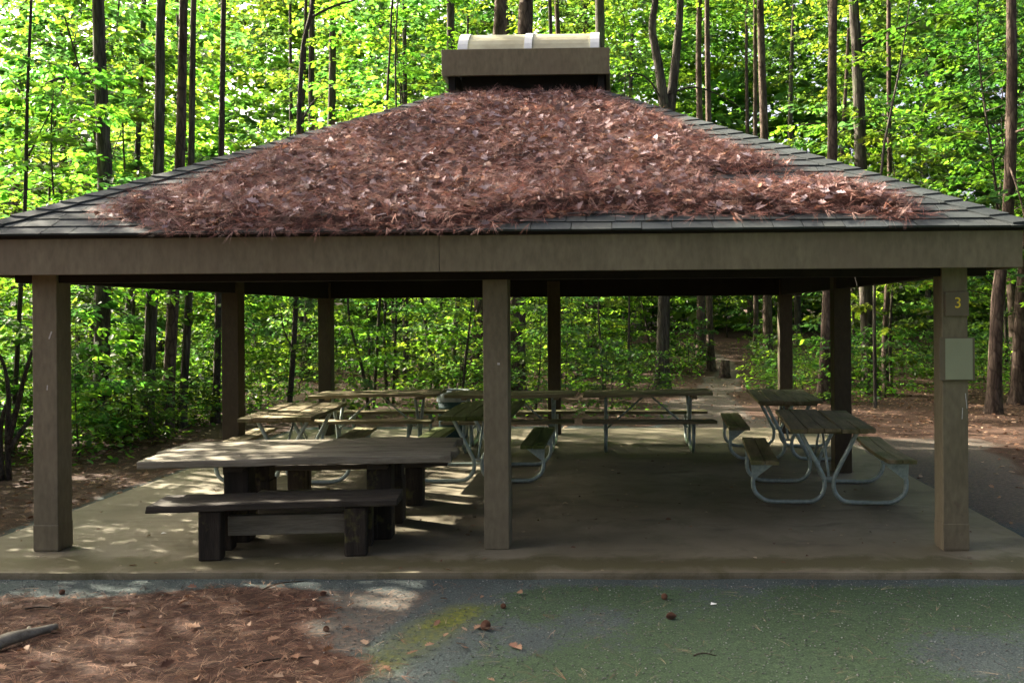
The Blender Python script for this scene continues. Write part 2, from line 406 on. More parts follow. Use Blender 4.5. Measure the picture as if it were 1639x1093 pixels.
# ---- concrete pad
PADH = 4.22
CONC, nt_, b_ = newmat('stained_concrete')
v_ = coords(nt_); n1 = noise(nt_, v_, .9, 9, .62, .3); n2 = noise(nt_, v_, 3.2, 8, .65, .5); n3 = noise(nt_, v_, 120., 3, .7); n4 = noise(nt_, coords(nt_, (.45, 1.4, 1)), 2.2, 8, .65, .6)
col = ramp(nt_, n1, [(.3, (.115, .098, .06)), (.5, (.165, .143, .092)), (.72, (.23, .205, .14))])
col = mix(nt_, math_(nt_, 'MULTIPLY', ramp(nt_, n2, [(.5, (0, 0, 0)), (.68, (1, 1, 1))]), .6), col, (.1, .092, .052))
col = mix(nt_, math_(nt_, 'MULTIPLY', ramp(nt_, n4, [(.56, (0, 0, 0)), (.66, (1, 1, 1))]), .55), col, (.085, .07, .045))
sx_ = N(nt_, 'ShaderNodeSeparateXYZ'); nt_.links.new(v_, sx_.inputs[0])
drip = math_(nt_, 'ABSOLUTE', math_(nt_, 'ADD', sx_.outputs[1], 3.98))      # stained strip where the front eave drips
drip = math_(nt_, 'SUBTRACT', .36, drip)
dm = ramp(nt_, math_(nt_, 'ADD', math_(nt_, 'MULTIPLY', drip, 1.1), math_(nt_, 'MULTIPLY', n2, .75)), [(.5, (0, 0, 0)), (.68, (1, 1, 1))])
col = mix(nt_, math_(nt_, 'MULTIPLY', dm, .85), col, mix(nt_, n3, (.05, .042, .016), (.105, .095, .04)))
col = mix(nt_, .5, col, ramp(nt_, n3, [(.3, (.75, .75, .75)), (.7, (1.2, 1.2, 1.2))]), 'MULTIPLY')
nt_.links.new(col, b_.inputs['Base Color']); b_.inputs['Roughness'].default_value = .78; b_.inputs['Specular IOR Level'].default_value = .3
bump(nt_, math_(nt_, 'ADD', n2, math_(nt_, 'MULTIPLY', n3, .4)), b_, .3, .006)
mb = MB()
rr = random.Random(3); ring = []
for a in range(4):
    for i in range(40):
        t = -1 + 2*i/40; d = -PADH + rr.uniform(-.008, .008)
        x, y = t*PADH, d
        for _ in range(a): x, y = -y, x
        ring.append((x, y))
n = len(ring)
vs = [(x, y, 0) for x, y in ring] + [(x*1.001, y*1.001, -.02) for x, y in ring] + [(x*1.003, y*1.003, -.2) for x, y in ring]
mb.add(vs, [tuple(range(n))] + [(i+n, (i+1) % n+n, (i+1) % n, i) for i in range(n)] + [(i+2*n, (i+1) % n+2*n, (i+1) % n+n, i+n) for i in range(n)])
pad = tag(mb.build('concrete_pad', CONC, loc=(CX, CYY, 0)), kind='structure')

# ================================================================== pavilion
pav = empty('picnic_pavilion', (CX, CYY, 0), 0, 'open sided brown picnic shelter with a hipped shingle roof and a raised roof vent', 'picnic shelter')
PS = 3.525          # post spacing from the centre
PW = .195
EZ, K, EH = 2.452, .5545, 3.945     # eave height, roof slope, eave half width
TOPH = .78
posts = [(-1, -1), (0, -1), (1, -1), (-1, 0), (1, 0), (-1, 1), (0, 1), (1, 1)]
scuff = []
for (a, b) in posts:
    mb = MB(); x, y = a*PS, b*PS + (.06 if (a, b) == (0, -1) else 0)
    mb.box(x, y, 1.17, PW, PW, 2.34 - .002)
    if b == -1 and a != 0:
        mb.box(x, y, .11, PW+.006, PW+.006, .2)          # patched foot with a seam above it
    mb.build('post', TAUPE if b == -1 else POST_SHADE, pav, bevel=.006)
# beams
for (n0, n1) in (((-1, -1), (1, -1)), ((-1, 1), (1, 1)), ((-1, -1), (-1, 1)), ((1, -1), (1, 1))):
    mb = MB()
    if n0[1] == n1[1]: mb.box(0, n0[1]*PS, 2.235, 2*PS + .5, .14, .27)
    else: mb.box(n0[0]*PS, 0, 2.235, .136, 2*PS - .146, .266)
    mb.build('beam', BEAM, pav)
# rafters on the underside
mb = MB()
for side in range(4):
    Mz = Matrix.Rotation(side*math.pi/2, 3, 'Z')
    for i in range(-6, 7):
        xx = i*.6; run = min(EH - .1, EH - abs(xx)) - TOPH*0
        y_in = -max(TOPH, abs(xx) + .05); y_out = -EH + .1
        if y_in - y_out < .2: continue
        ln = math.hypot(y_in - y_out, (y_in - y_out)*K)
        zc = EZ - .1 + K*((y_in + y_out)/2 + EH)
        Mr = Mz @ Matrix.Rotation(math.atan(K), 3, 'X')
        p = Mz @ Vector((xx, (y_in+y_out)/2, zc))
        mb.box(p.x, p.y, p.z, .045, ln, .11, M=Mr)
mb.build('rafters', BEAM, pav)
# roof deck
mb = MB(); vs = []
for z_off in (0, -.03):
    vs += [(sx*EH, sy*EH, EZ + z_off) for sx, sy in ((-1, -1), (1, -1), (1, 1), (-1, 1))]
    vs += [(sx*TOPH, sy*TOPH, EZ + K*(EH-TOPH) + z_off) for sx, sy in ((-1, -1), (1, -1), (1, 1), (-1, 1))]
fs = []
for i in range(4):
    j = (i+1) % 4
    fs += [(i, j, 4+j, 4+i), (8+j, 8+i, 12+i, 12+j), (8+i, 8+j, j, i), (4+i, 4+j, 12+j, 12+i)]
mb.add(vs, fs)
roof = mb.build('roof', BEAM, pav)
# shingles: every tab of every course, butted side by side, each course lapping the one below
mb = MB(); rr = random.Random(8)
EXP = .143; sl_len = math.hypot(1, K); nrun = (EH - TOPH)*sl_len
def slope_pt(side, x, s_, h):
    y = -EH - .03 + s_/sl_len; z = EZ + K*(y + EH) + h*(1/sl_len); y -= h*K/sl_len
    return Matrix.Rotation(side*math.pi/2, 3, 'Z') @ Vector((x, y, z))
for side in range(4):
    nc = int((nrun + .05)/EXP)
    for ci in range(nc + 1):
        s0 = ci*EXP; s1 = min(s0 + EXP + .05, nrun + .03)
        off = rr.uniform(0, .3); x = -EH - .2 + off - .3
        while x < EH + .2:
            wdt = rr.choice((.15, .22, .3, .3)); x1 = x + wdt
            lim0 = EH + .03 - s0/sl_len; lim1 = EH + .03 - s1/sl_len
            a0, b0 = max(x+.003, -lim0), min(x1-.003, lim0)
            a1, b1 = max(x+.003, -lim1), min(x1-.003, lim1)
            x = x1
            if b0 - a0 < .01 or b1 < a1: continue
            ds = rr.uniform(-.006, .006); hh = .017 + rr.uniform(-.002, .004)
            g = rr.uniform(.85, 1.13); base = rr.choice(((.036, .045, .047), (.04, .048, .047), (.045, .052, .05), (.034, .042, .044)))
            cc = tuple(k*g for k in base)
            q = [slope_pt(side, a0, s0+ds, hh), slope_pt(side, b0, s0+ds, hh), slope_pt(side, b1, s1, .004), slope_pt(side, a1, s1, .004),
                 slope_pt(side, a0, s0+ds, .001), slope_pt(side, b0, s0+ds, .001)]
            mb.add(q, [(0, 1, 2, 3), (4, 5, 1, 0), (4, 0, 3), (5, 2, 1)], cc)
mb.build('shingles', SHING, roof)
for hi in range(4):                      # hip caps
    mb = MB(); Mz = Matrix.Rotation(hi*math.pi/2, 3, 'Z')
    L_ = (EH + .02 - TOPH); n = int(L_/.125)
    for i in range(n + 1):
        t0 = i/(n+1); t1 = min(1., (i + 1.35)/(n+1))
        g = rr.uniform(.8, 1.2); cc = (.038*g, .047*g, .047*g)
        def hp(t, off, lift):
            d = EH + .025 - L_*t; z = EZ + K*(EH - d)
            return [Mz @ Vector((d - off, -d, z + lift)), Mz @ Vector((d, -d, z + lift + .012)), Mz @ Vector((d, -d + off, z + lift))]
        A, B = hp(t0, .145, .034), hp(t1, .145, .018)
        A2 = hp(t0, .145, .016)
        mb.add(A + B + A2, [(0, 1, 4, 3), (1, 2, 5, 4), (6, 7, 1, 0), (7, 8, 2, 1), (6, 0, 3), (8, 5, 2)], cc)
    mb.build('hip_cap', SHING, roof)
# fascia, and a black strip painting the shade under the shingle edge
FZ0, FZ1, FH = 2.148, 2.418, 3.915
for side in range(4):
    Mz = Matrix.Rotation(side*math.pi/2, 3, 'Z')
    mb = MB(); L_ = 2*FH if side % 2 == 0 else 2*FH - .082
    segs = ((-L_/2, -.37), (-.367, L_/2)) if side == 0 else ((-L_/2, .3), (.303, L_/2))
    for (a, b) in segs:
        p = Mz @ Vector(((a+b)/2, -FH + .02, (FZ0+FZ1)/2)); mb.box(p.x, p.y, p.z, b-a, .04, FZ1-FZ0, rot=side*math.pi/2)
    mb.build('fascia_board', TAUPE, pav, bevel=.003)
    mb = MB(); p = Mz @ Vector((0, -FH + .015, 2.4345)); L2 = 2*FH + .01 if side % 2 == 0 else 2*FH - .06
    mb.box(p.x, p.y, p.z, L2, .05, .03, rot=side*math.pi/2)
    mb.build('eave_shade_strip', BLACKW, pav)
# roof vent (cupola)
cup = MB(); TZ = EZ + K*(EH - TOPH)
cup.box(0, 0, (TZ + 4.36)/2 + .0, 1.42, 1.42, 4.36 - TZ + .14)
cupo = cup.build('roof_vent', BLACKW, pav)
CH_ = .895; C0, C1 = 4.375, 4.655
for side in range(4):
    Mz = Matrix.Rotation(side*math.pi/2, 3, 'Z'); mb = MB(); L_ = 2*CH_ if side % 2 == 0 else 2*CH_ - .082
    p = Mz @ Vector((0, -CH_ + .02, (C0+C1)/2)); mb.box(p.x, p.y, p.z, L_, .04, C1 - C0, rot=side*math.pi/2)
    mb.build('fascia_board', TAUPE, cupo, bevel=.003)
    mb = MB()
    for sgn in (-1, 1):                  # corner brackets that carry the cap
        p = Mz @ Vector((sgn*.80, -.80, (TZ + C0)/2 + .02)); 
        if sgn == 1: mb.box(p.x, p.y, p.z - .02, .07, .07, C0 - TZ + .12)
    mb.build('bracket', BLACKW, cupo)
mb = MB(); mb.box(0, 0, 4.62, 2*CH_ - .084, 2*CH_ - .084, .05); mb.box(0, 0, 4.45, 1.5, 1.5, .06)
mb.build('cap_deck', BLACKW, cupo)
# barrel skylight
XA, XB, HW, RISE, BZ = -.775, .77, .55, .4, 4.64
def arch(mb, xa, xb, hw, rise, th, close=True, n=20):
    vs = []; fs = []
    for (x) in (xa, xb):
        for (h_, r_) in ((hw, rise), (hw - th, rise - th)):
            for i in range(n+1):
                a = math.pi*i/n; vs.append((x, -h_*math.cos(a), BZ + r_*math.sin(a)))
    k = n+1
    for i in range(n):
        fs += [(i, i+1, 2*k+i+1, 2*k+i), (k+i+1, k+i, 3*k+i, 3*k+i+1), (i+1, i, k+i, k+i+1), (2*k+i, 2*k+i+1, 3*k+i+1, 3*k+i)]
    mb.add(vs, fs)
mb = MB(); arch(mb, XA, XB, HW, RISE, .012)
for x in (XA + .02, XB - .02):           # closed ends
    n = 20; vs = [(x, -(HW-.02)*math.cos(math.pi*i/n), BZ + (RISE-.02)*math.sin(math.pi*i/n)) for i in range(n+1)]
    mb.add(vs, [tuple(range(n+1))])
skl = mb.build('skylight', SKYL, cupo, smooth=False)
for xa, xb in ((XA - .01, XA + .1), (-.05, .035), (XB - .09, XB + .01)):
    mb = MB(); arch(mb, xa, xb, HW + .012, RISE + .012, .01); mb.build('flashing_strip', FLASH, skl)
# white scuffs on the posts
for (px, py, ww, hh, tl) in ((68, 537, 2.2, 13, .35), (63, 622, 1.6, 8, .1), (796, 583, 4, 3.5, 0),
                             (1541, 640, 1.1, 24, -.1), (1535, 660, 1., 18, .06)):
    yv = 7.22 + (.06 if 700 < px < 900 else 0)
    p = at(px, py, 7.22); p.y = CYY - PS - PW/2 - .0015 + (.06 if 700 < px < 900 else 0)
    mb = MB(); mb.box(p.x - CX, p.y - CYY, p.z, ww*7.22/1500, .002, hh*7.22/1500, M=Matrix.Rotation(tl, 3, 'Y'))
    mb.build('paint_scuff', WHITE, pav)

# ---- signs on the right front post
fy = CYY - PS - PW/2
px_ = CX + PS
sg = empty('number_sign', (px_ + .01, fy - .002, 1.885), 0, 'small brown plate with a yellow 3 on the front right post', 'sign')
mb = MB(); mb.box(0, -.012, 0, .178, .022, .185); mb.build('plate', SIGNP, sg, bevel=.003)
cu = bpy.data.curves.new('numeral', 'FONT'); cu.body = '3'; cu.size = .115; cu.extrude = .0012; cu.align_x = 'CENTER'; cu.align_y = 'CENTER'
to = bpy.data.objects.new('tmp', cu); COL.objects.link(to); dg = bpy.context.evaluated_depsgraph_get(); dg.update()
tm = bpy.data.meshes.new_from_object(to.evaluated_get(dg)); bpy.data.objects.remove(to)
tm.name = 'numeral'; tm.materials.clear(); tm.materials.append(YEL)
to = mobj('numeral', tm, sg); to.rotation_euler = (math.pi/2, 0, 0); to.location = (.005, -.0245, .005)
nb = empty('notice_board', (px_ + .008, fy - .002, 1.465), 0, 'blank pale green notice sheet on a brown backing board, below the number plate', 'notice board')
mb = MB(); mb.box(0, -.011, 0, .268, .02, .325); mb.build('backing_board', SIGNP, nb, bevel=.003)
mb = MB(); mb.box(.012, -.0235, .002, .205, .004, .312); mb.build('notice_sheet', NOTICE, nb)

# ================================================================== metal framed picnic tables
def smooth_path(ctrl, n=6):
    """Catmull-Rom through the control points"""
    P = [Vector(p) for p in ctrl]; out = []
    for i in range(len(P)-1):
        p0, p1, p2, p3 = P[max(i-1, 0)], P[i], P[i+1], P[min(i+2, len(P)-1)]
        for k in range(n):
            t = k/n
            out.append(.5*((2*p1) + (p2-p0)*t + (2*p0-5*p1+4*p2-p3)*t*t + (3*p1-p0-3*p2+p3)*t**3))
    out.append(P[-1]); return out
def picnic_table(x, y, rot, label, mossy=False, sag=0., L=1.74, seed=1):
    t = empty('picnic_table', (x, y, 0), rot, label, 'picnic table', 'metal framed picnic tables under the shelter')
    wd = MOSSW if mossy else TABW
    rr = random.Random(seed)
    ph = [rr.uniform(0, 6) for _ in range(8)]
    mb = MB(); wid = .152
    for i in range(5):
        xa = -.385 + i*.155; e0, e1 = rr.uniform(-.012, .012), rr.uniform(-.012, .012)
        mb.plank(xa, xa + wid - .004, -L/2 + e0, L/2 + e1, .722 + rr.uniform(-.003, .003), .762 + rr.uniform(-.003, .003), 1, 12,
                 lambda X, Y, p=ph[i]: .006*math.sin(Y*2.5 + p) + .008*math.sin(Y*1.2 + ph[7]))
    for yy in (-L/2 + .25, L/2 - .25): mb.box(0, yy, .702, .7, .07, .036)
    mb.build('tabletop', wd, t, bevel=.004)
    for sgn in (-1, 1):
        mb = MB()
        for k in range(2):
            xa = sgn*.62 - .128 + k*.131
            mb.plank(xa, xa + .125, -L/2 + rr.uniform(-.01, .01), L/2 + rr.uniform(-.01, .01), .405, .443, 1, 14,
                     lambda X, Y: (sag if sgn == 1 else sag*.25)*(Y/(L/2))**2 + .005*math.sin(Y*2 + ph[5]))
        mb.build('bench', wd, t, bevel=.004)
        for yy in (-L/2 + .3, L/2 - .3):
            mb = MB()
            pts = [(.27, .70), (.2, .56), (.09, .345), (.045, .235), (.055, .12), (.125, .042), (.22, .024), (.36, .023), (.5, .023), (.6, .036), (.69, .105), (.715, .2), (.7, .29), (.66, .385)]
            mb.tube([(sgn*a, yy, b) for a, b, in [(q[0], q[2]) for q in smooth_path([(a, 0, b) for a, b in pts], 4)]], .0215, 10)
            f = mb.build('leg', GALV, t, smooth=True)
            mb = MB()       # gusset plate below the seat
            q = [(sgn*.5, .398), (sgn*.735, .398), (sgn*.725, .26), (sgn*.69, .25)]
            vs = [(a, yy - .024, b) for a, b in q] + [(a, yy - .028, b) for a, b in q]
            mb.add(vs, [(0, 1, 2, 3), (7, 6, 5, 4), (0, 4, 5, 1), (1, 5, 6, 2), (2, 6, 7, 3), (3, 7, 4, 0)])
            mb.box(sgn*.62, yy, .399, .24, .05, .01)
            mb.build('gusset', GALV, f)
    mb = MB()
    for sgn in (-1, 1):
        mb.tube([(0, sgn*.05, .7), (0, sgn*(L/2 - .32), .27)], .013, 8)
        mb.tube([(-.06, sgn*(L/2 - .3), .255), (.06, sgn*(L/2 - .3), .255)], .013, 8)
    mb.build('brace', GALV, t, smooth=True)
    return t
picnic_table(2.08, 9.55, R(-5), 'metal framed table nearest the right front post, its right bench sagging', sag=.03, seed=1)
picnic_table(2.17, 12.25, R(-3), 'metal framed table behind another one along the right side of the shelter', seed=2)
picnic_table(-3.66, 10.68, R(4), 'metal framed table end on beside the left middle post, behind the timber table', seed=3)
picnic_table(-1.5, 10.75, R(0), 'metal framed table with bright green mossy boards, half hidden behind the middle front post', mossy=True, seed=4)
picnic_table(.44, 12.88, R(90), 'sideways metal framed table at the back, right of the back middle post', seed=5)
picnic_table(-1.42, 12.9, R(90.6), 'sideways metal framed table at the back, in front of the back middle post', seed=6)
picnic_table(-3.29, 12.98, R(89.5), 'sideways metal framed table in the back left corner, in front of the corner post', seed=7)

# ================================================================== old timber table and benches
ot = empty('timber_table', (-2.58, 7.9, 0), R(5), 'long weathered grey timber table on dark rotten block pedestals', 'table')
mb = MB()
for i in range(5):
    y0 = -.575 + i*.232
    mb.plank(-1.22 + .02*math.sin(i*2.3), 1.22 + .03*math.sin(i*1.7), y0, y0 + .219, .655, .715, 0, 26,
             lambda X, Y: .01*math.sin(X*1.5 + 1) - .008*(Y/.5)**2 + .003*math.sin(X*5 + Y*9), .0035, 20+i)
mb.build('tabletop', OLDW, ot, bevel=.008)
for xx in (-.52, .62):
    for yy in (-.26, .33):
        mb = MB(); mb.box(xx, yy, .315, .2, .2, .63); mb.box(xx + .06*(1 if yy > 0 else -1), yy, .2, .1, .23, .4)
        mb.build('leg', POSTW, ot, bevel=.012)
    mb = MB(); mb.box(xx, 0.03, .62, .16, .95, .068); mb.build('cross_bearer', DARKW, ot, bevel=.008)
mb = MB(); mb.box(.05, .03, .25, 1.0, .09, .19); mb.build('stretcher', OLDW, ot, bevel=.008)
def timber_bench(x, y, rot, label, L, W, seed, legs, beam=False):
    b = empty('timber_bench', (x, y, 0), rot, label, 'bench', 'dark timber benches beside the timber table')
    mb = MB(); h = W/2
    for i in range(2):
        y0 = -h + i*(h + .004)
        mb.plank(-L/2, L/2, y0, y0 + h - .004, .372, .425, 0, 22, lambda X, Y: .007*math.sin(X*2 + seed) + .02*max(0, abs(X) - L/2 + .25), .004, 40 + seed + i)
    mb.build('seat', DARKW, b, bevel=.008)
    for xx in legs:
        for yy in (-h + .085, h - .07):
            mb = MB(); mb.box(xx, yy, .185, .165, .13, .37); mb.build('leg', POSTW, b, bevel=.012)
    if beam:
        mb = MB(); mb.box(.07, -.02, .225, .9, .07, .15); mb.build('stretcher', OLDW, b, bevel=.006)
    return b
timber_bench(-2.6, 7.2, R(7), 'dark rotten timber bench in front of the weathered timber table, nearest the camera', 1.84, .46, 1, (-.47, .6), True)
timber_bench(-2.5, 9.02, R(7), 'dark timber bench behind the weathered timber table, mostly hidden by its top', 1.75, .34, 5, (-.55, .55))

# ---- bin
bn = empty('trash_can', (-2.42, 13.98, -.0), 0, 'blue green barrel bin with a pale liner behind the back tables', 'trash can')
def lathe(mb, prof, n=28):
    vs = []; fs = []
    for r_, z in prof:
        for k in range(n): a = 2*math.pi*k/n; vs.append((r_*math.cos(a), r_*math.sin(a), z))
    for i in range(len(prof)-1):
        for k in range(n):
            a, b = i*n + k, i*n + (k+1) % n; fs.append((a, b, b+n, a+n))
    mb.add(vs, fs)
mb = MB(); lathe(mb, [(.0, .0), (.205, .0), (.215, .02), (.22, .22), (.228, .23), (.22, .24), (.225, .45), (.233, .46), (.225, .47), (.23, .66), (.236, .69), (.222, .69), (.21, .3), (0, .3)])
mb.build('barrel', BARREL, bn, smooth=True)
mb = MB(); lathe(mb, [(.212, .45), (.226, .7), (.243, .715), (.25, .69), (.246, .62), (.252, .55)]); mb.build('bin_liner', LINER, bn, smooth=True)

# ================================================================== litter on the roof
poly_px = [(765, 156), (960, 157), (1048, 190), (1140, 228), (1255, 264), (1270, 276), (1200, 282), (1130, 286), (1150, 304), (1215, 294), (1300, 289), (1400, 307), (1462, 327),
           (1484, 350), (1440, 358), (1340, 345), (1250, 352), (1130, 350), (1040, 352), (980, 345), (900, 352), (830, 362), (720, 374), (620, 377), (500, 378), (400, 379), (250, 379),
           (225, 362), (140, 352), (190, 325), (300, 300), (420, 252), (530, 215), (640, 187), (700, 166)]
def on_slope(px, py):
    o = Vector((0, 0, CH)); d = at(px, py, 5.) - o
    # plane z = EZ + K*(y - (CYY-EH))
    t = (EZ - K*(CYY - EH) - o.z + K*o.y)/(d.z - K*d.y)
    p = o + d*t; return (p.x, (p.y - (CYY - EH))*sl_len)
RP = [on_slope(*p) for p in poly_px]
def roof_xyz(x, s_, h):
    y = CYY - EH + s_/sl_len; z = EZ + K*(s_/sl_len)
    return np.stack([x, y - h*K/sl_len, z + h/sl_len], -1)
ux = np.arange(-5, 3.2, .045); us = np.arange(-.05, 3.8, .045)
UX, US = np.meshgrid(ux, us)
ins = inpoly(UX, US, RP); ed = edgedist(UX, US, RP)
hgt = np.where(ins, np.clip(ed/.22, 0, 1)**.7*(.012 + .07*fbm(UX*3., US*3., 5, 4)**1.3) + .035*fbm(UX*10, US*10, 6, 3), -.02)
hgt = np.where(ins & (ed < .08 + .14*fbm(UX*5, US*5, 61, 2)), -.01 + hgt*.25, hgt)
def mound(x, s_):
    i = np.clip(((s_ + .05)/.045).astype(int), 0, len(us)-1); j = np.clip(((x + 5)/.045).astype(int), 0, len(ux)-1)
    return np.maximum(hgt[i, j], .01)
keep = ins.ravel(); idx = np.arange(UX.size).reshape(UX.shape)
q = np.stack([idx[:-1, :-1], idx[:-1, 1:], idx[1:, 1:], idx[1:, :-1]], -1).reshape(-1, 4)
q = q[keep[q].all(1)]
V0 = roof_xyz(UX.ravel(), US.ravel(), hgt.ravel() + .012)
remap = -np.ones(len(V0), int); used = np.unique(q); remap[used] = np.arange(len(used))
lit = mobj('roof_litter', np_mesh('roof_litter', V0[used], remap[q], None, LITBASE, True))
tag(lit, 'thick brown mat of fallen pine needles and dead leaves on the roof front', 'fallen leaves', kind='stuff')
# needle template: a bundle of three curved ribbons
NT = []; NF = []
for k, (sp_, bend) in enumerate(((-.14, .05), (.0, -.03), (.16, .06))):
    o = len(NT)
    for i in range(4):
        t = i/3; yc_ = sp_*t + bend*t*t; zc_ = .05*math.sin(t*3) + .015*k
        NT += [(t, yc_ - .0075*(1.15-t), zc_), (t, yc_ + .0075*(1.15-t), zc_)]
    for i in range(3): NF.append((o+2*i, o+2*i+2, o+2*i+3, o+2*i+1))
nslope = np.array([0, -K/sl_len, 1/sl_len]); dslope = np.array([0, 1/sl_len, K/sl_len])
def pick_roof(n, thin=.12):
    xs, ss = [], []
    tot = 0
    while tot < n:
        x = rng.uniform(-5, 3, n*2); s_ = rng.uniform(-.02, 3.7, n*2)
        ok = inpoly(x, s_, RP); x, s_ = x[ok], s_[ok]
        e = edgedist(x, s_, RP); ok = rng.random(len(x)) < np.clip(.25 + e/thin, 0, 1); xs.append(x[ok]); ss.append(s_[ok]); tot += ok.sum()
    return np.concatenate(xs)[:n], np.concatenate(ss)[:n]
def needle_cols(n, reds):
    t = rng.random((n, 1)); reds = np.array(reds); k = rng.integers(0, len(reds), n)
    return reds[k]*(.65 + .7*t)
NR = [(.17, .07, .055), (.2, .092, .072), (.13, .056, .046), (.25, .14, .11), (.1, .048, .042), (.22, .088, .055), (.055, .028, .024), (.045, .025, .022), (.3, .19, .16)]
n = 34000
x, s_ = pick_roof(n)
x += rng.normal(0, .05, n); s_ += rng.normal(0, .05, n); s_ = np.maximum(s_, -.05)
ang = rng.uniform(0, 2*np.pi, n)
D = np.cos(ang)[:, None]*np.array([1, 0, 0]) + np.sin(ang)[:, None]*dslope + nslope*rng.normal(.09, .22, n)[:, None]
low = s_ < .12
D[low] = nrm(D[low] - dslope*.9*rng.random((low.sum(), 1)))
P = roof_xyz(x, s_, mound(x, s_) + rng.uniform(.008, .035, n))
V, Fc, C = scatter(NT, NF, P, D, nslope + rng.normal(0, .35, (n, 3)), rng.uniform(.1, .19, n), needle_cols(n, NR)*1.4)
lo = mobj('pine_needles', np_mesh('pine_needles', V, Fc, C, LITTER), lit)
# oak leaf template: lobed outline, curled
OT = []; lob = [(0, .0), (.12, .06), (.22, .2), (.32, .12), (.45, .3), (.55, .15), (.68, .27), (.8, .13), (1, .0)]
for a, b in lob: OT.append((a, b, .22*b + .1*(a-.5)**2))
for a, b in lob[-2:0:-1]: OT.append((a, -b, .3*b + .1*(a-.5)**2))
OT += [(.3, 0, 0.03), (.7, 0, 0.02)]
m_ = len(OT) - 2; OF = []
for i in range(m_):
    cidx = m_ if (OT[i][0] + OT[(i+1) % m_][0])/2 < .5 else m_ + 1
    OF.append((i, (i+1) % m_, cidx))
# bridge triangles between the two hubs
i5 = [i for i, p in enumerate(OT[:m_]) if p[0] == .45]; OF += [(i5[0], m_ + 1, m_), (m_, m_ + 1, i5[1])]
LC = [(.17, .115, .105), (.13, .08, .072), (.22, .165, .16), (.1, .06, .052), (.13, .075, .058), (.17, .09, .055), (.06, .038, .034), (.15, .1, .095), (.22, .17, .165), (.05, .03, .025)]
n = 4300
x, s_ = pick_roof(n, .25); ang = rng.uniform(0, 2*np.pi, n)
D = np.cos(ang)[:, None]*np.array([1, 0, 0]) + np.sin(ang)[:, None]*dslope + nslope*rng.normal(.08, .2, n)[:, None]
P = roof_xyz(x, s_, mound(x, s_) + rng.uniform(.015, .045, n))
V, Fc, C = scatter(OT, OF, P, D, nslope + rng.normal(0, .42, (n, 3)), np.stack([rng.uniform(.045, .11, n)]*2 + [rng.uniform(.06, .4, n)], 1), needle_cols(n, LC)*np.array([1.45, 1.5, 1.6]))
mobj('dead_leaves', np_mesh('dead_leaves', V, Fc, C, LITTER), lit)

# ================================================================== litter on the ground
up = np.array([0, 0, 1.])
def pick_ground(n, x0, x1, y0, y1, mi, pw=1.):
    xs, ys = [], []; tot = 0
    while tot < n:
        x = rng.uniform(x0, x1, n*2); y = rng.uniform(y0, y1, n*2)
        mm = masks(x, y); w_ = mi(mm)
        ok = (rng.random(len(x)) < w_**pw) & ~((np.abs(x-CX) < PADH+.02) & (np.abs(y-CYY) < PADH+.02))
        xs.append(x[ok]); ys.append(y[ok]); tot += ok.sum()
    return np.concatenate(xs)[:n], np.concatenate(ys)[:n]
parts = []
for (n, box, lens) in ((9000, (-5.2, 0, 3.6, 6.5), (.08, .16)), (5000, (3, 9, 7, 18), (.1, .2)), (3500, (-8, -4.5, 6.2, 14), (.1, .2))):
    x, y = pick_ground(n, *box, lambda m: np.clip(m[0] + .02, 0, 1))
    ang = rng.uniform(0, 2*np.pi, n)
    D = np.stack([np.cos(ang), np.sin(ang), rng.normal(.0, .05, n)], 1)
    parts.append(scatter(NT, NF, np.stack([x, y, gz(x, y) + rng.uniform(.004, .02, n)], 1), D, up + rng.normal(0, .3, (n, 3)), rng.uniform(*lens, n), needle_cols(n, [(.15, .075, .045), (.22, .125, .08), (.1, .05, .034), (.3, .2, .13), (.07, .038, .028)])))
n = 420                                     # stray needles on the asphalt
x, y = rng.uniform(-1.5, 3.5, n), rng.uniform(4., 6.5, n); ang = rng.uniform(0, 6.3, n)
parts.append(scatter(NT, NF, np.stack([x, y, gz(x, y) + .008], 1), np.stack([np.cos(ang), np.sin(ang), 0*x], 1), up + rng.normal(0, .15, (n, 3)), rng.uniform(.05, .14, n), needle_cols(n, [(.3, .24, .16), (.2, .15, .1), (.14, .09, .06)])))
def join(parts):
    V = []; Fc = []; C = []; o = 0
    for v, f, c in parts: V.append(v); Fc.append(f + o); C.append(c); o += len(v)
    return np.concatenate(V), np.concatenate(Fc), np.concatenate(C)
tag(mobj('needle_litter', np_mesh('needle_litter', *join(parts), LITTER)), 'fallen brown pine needles strewn over the ground around the shelter', 'pine needles', kind='stuff')
parts = []
for (n, box) in ((260, (-5.2, -.5, 3.8, 6.4)), (2600, (3.2, 12, 7, 24)), (1300, (-9, -4.8, 6.2, 15)), (9000, (-14, 9, 15.2, 42))):
    x, y = pick_ground(n, *box, lambda m: np.clip(m[0]*.8 + .3, 0, 1)); ang = rng.uniform(0, 6.3, n)
    parts.append(scatter(OT, OF, np.stack([x, y, gz(x, y) + rng.uniform(.004, .03, n)], 1), np.stack([np.cos(ang), np.sin(ang), rng.normal(0, .15, n)], 1), up + rng.normal(0, .35, (n, 3)),
                 np.stack([rng.uniform(.04, .1, n)]*2 + [rng.uniform(.03, .22, n)], 1), needle_cols(n, [(.2, .11, .065), (.26, .16, .1), (.14, .075, .05), (.32, .22, .15)])))
n = 330
x, y = rng.uniform(CX-4, CX+4, n), rng.uniform(6.65, 14, n); ang = rng.uniform(0, 6.3, n)
parts.append(scatter(OT, OF, np.stack([x, y, .004 + 0*x], 1), np.stack([np.cos(ang), np.sin(ang), 0*x], 1), up + rng.normal(0, .2, (n, 3)),
             np.stack([rng.uniform(.02, .06, n)]*2 + [rng.uniform(.03, .2, n)], 1), needle_cols(n, [(.2, .13, .08), (.1, .06, .04), (.3, .25, .17)])))
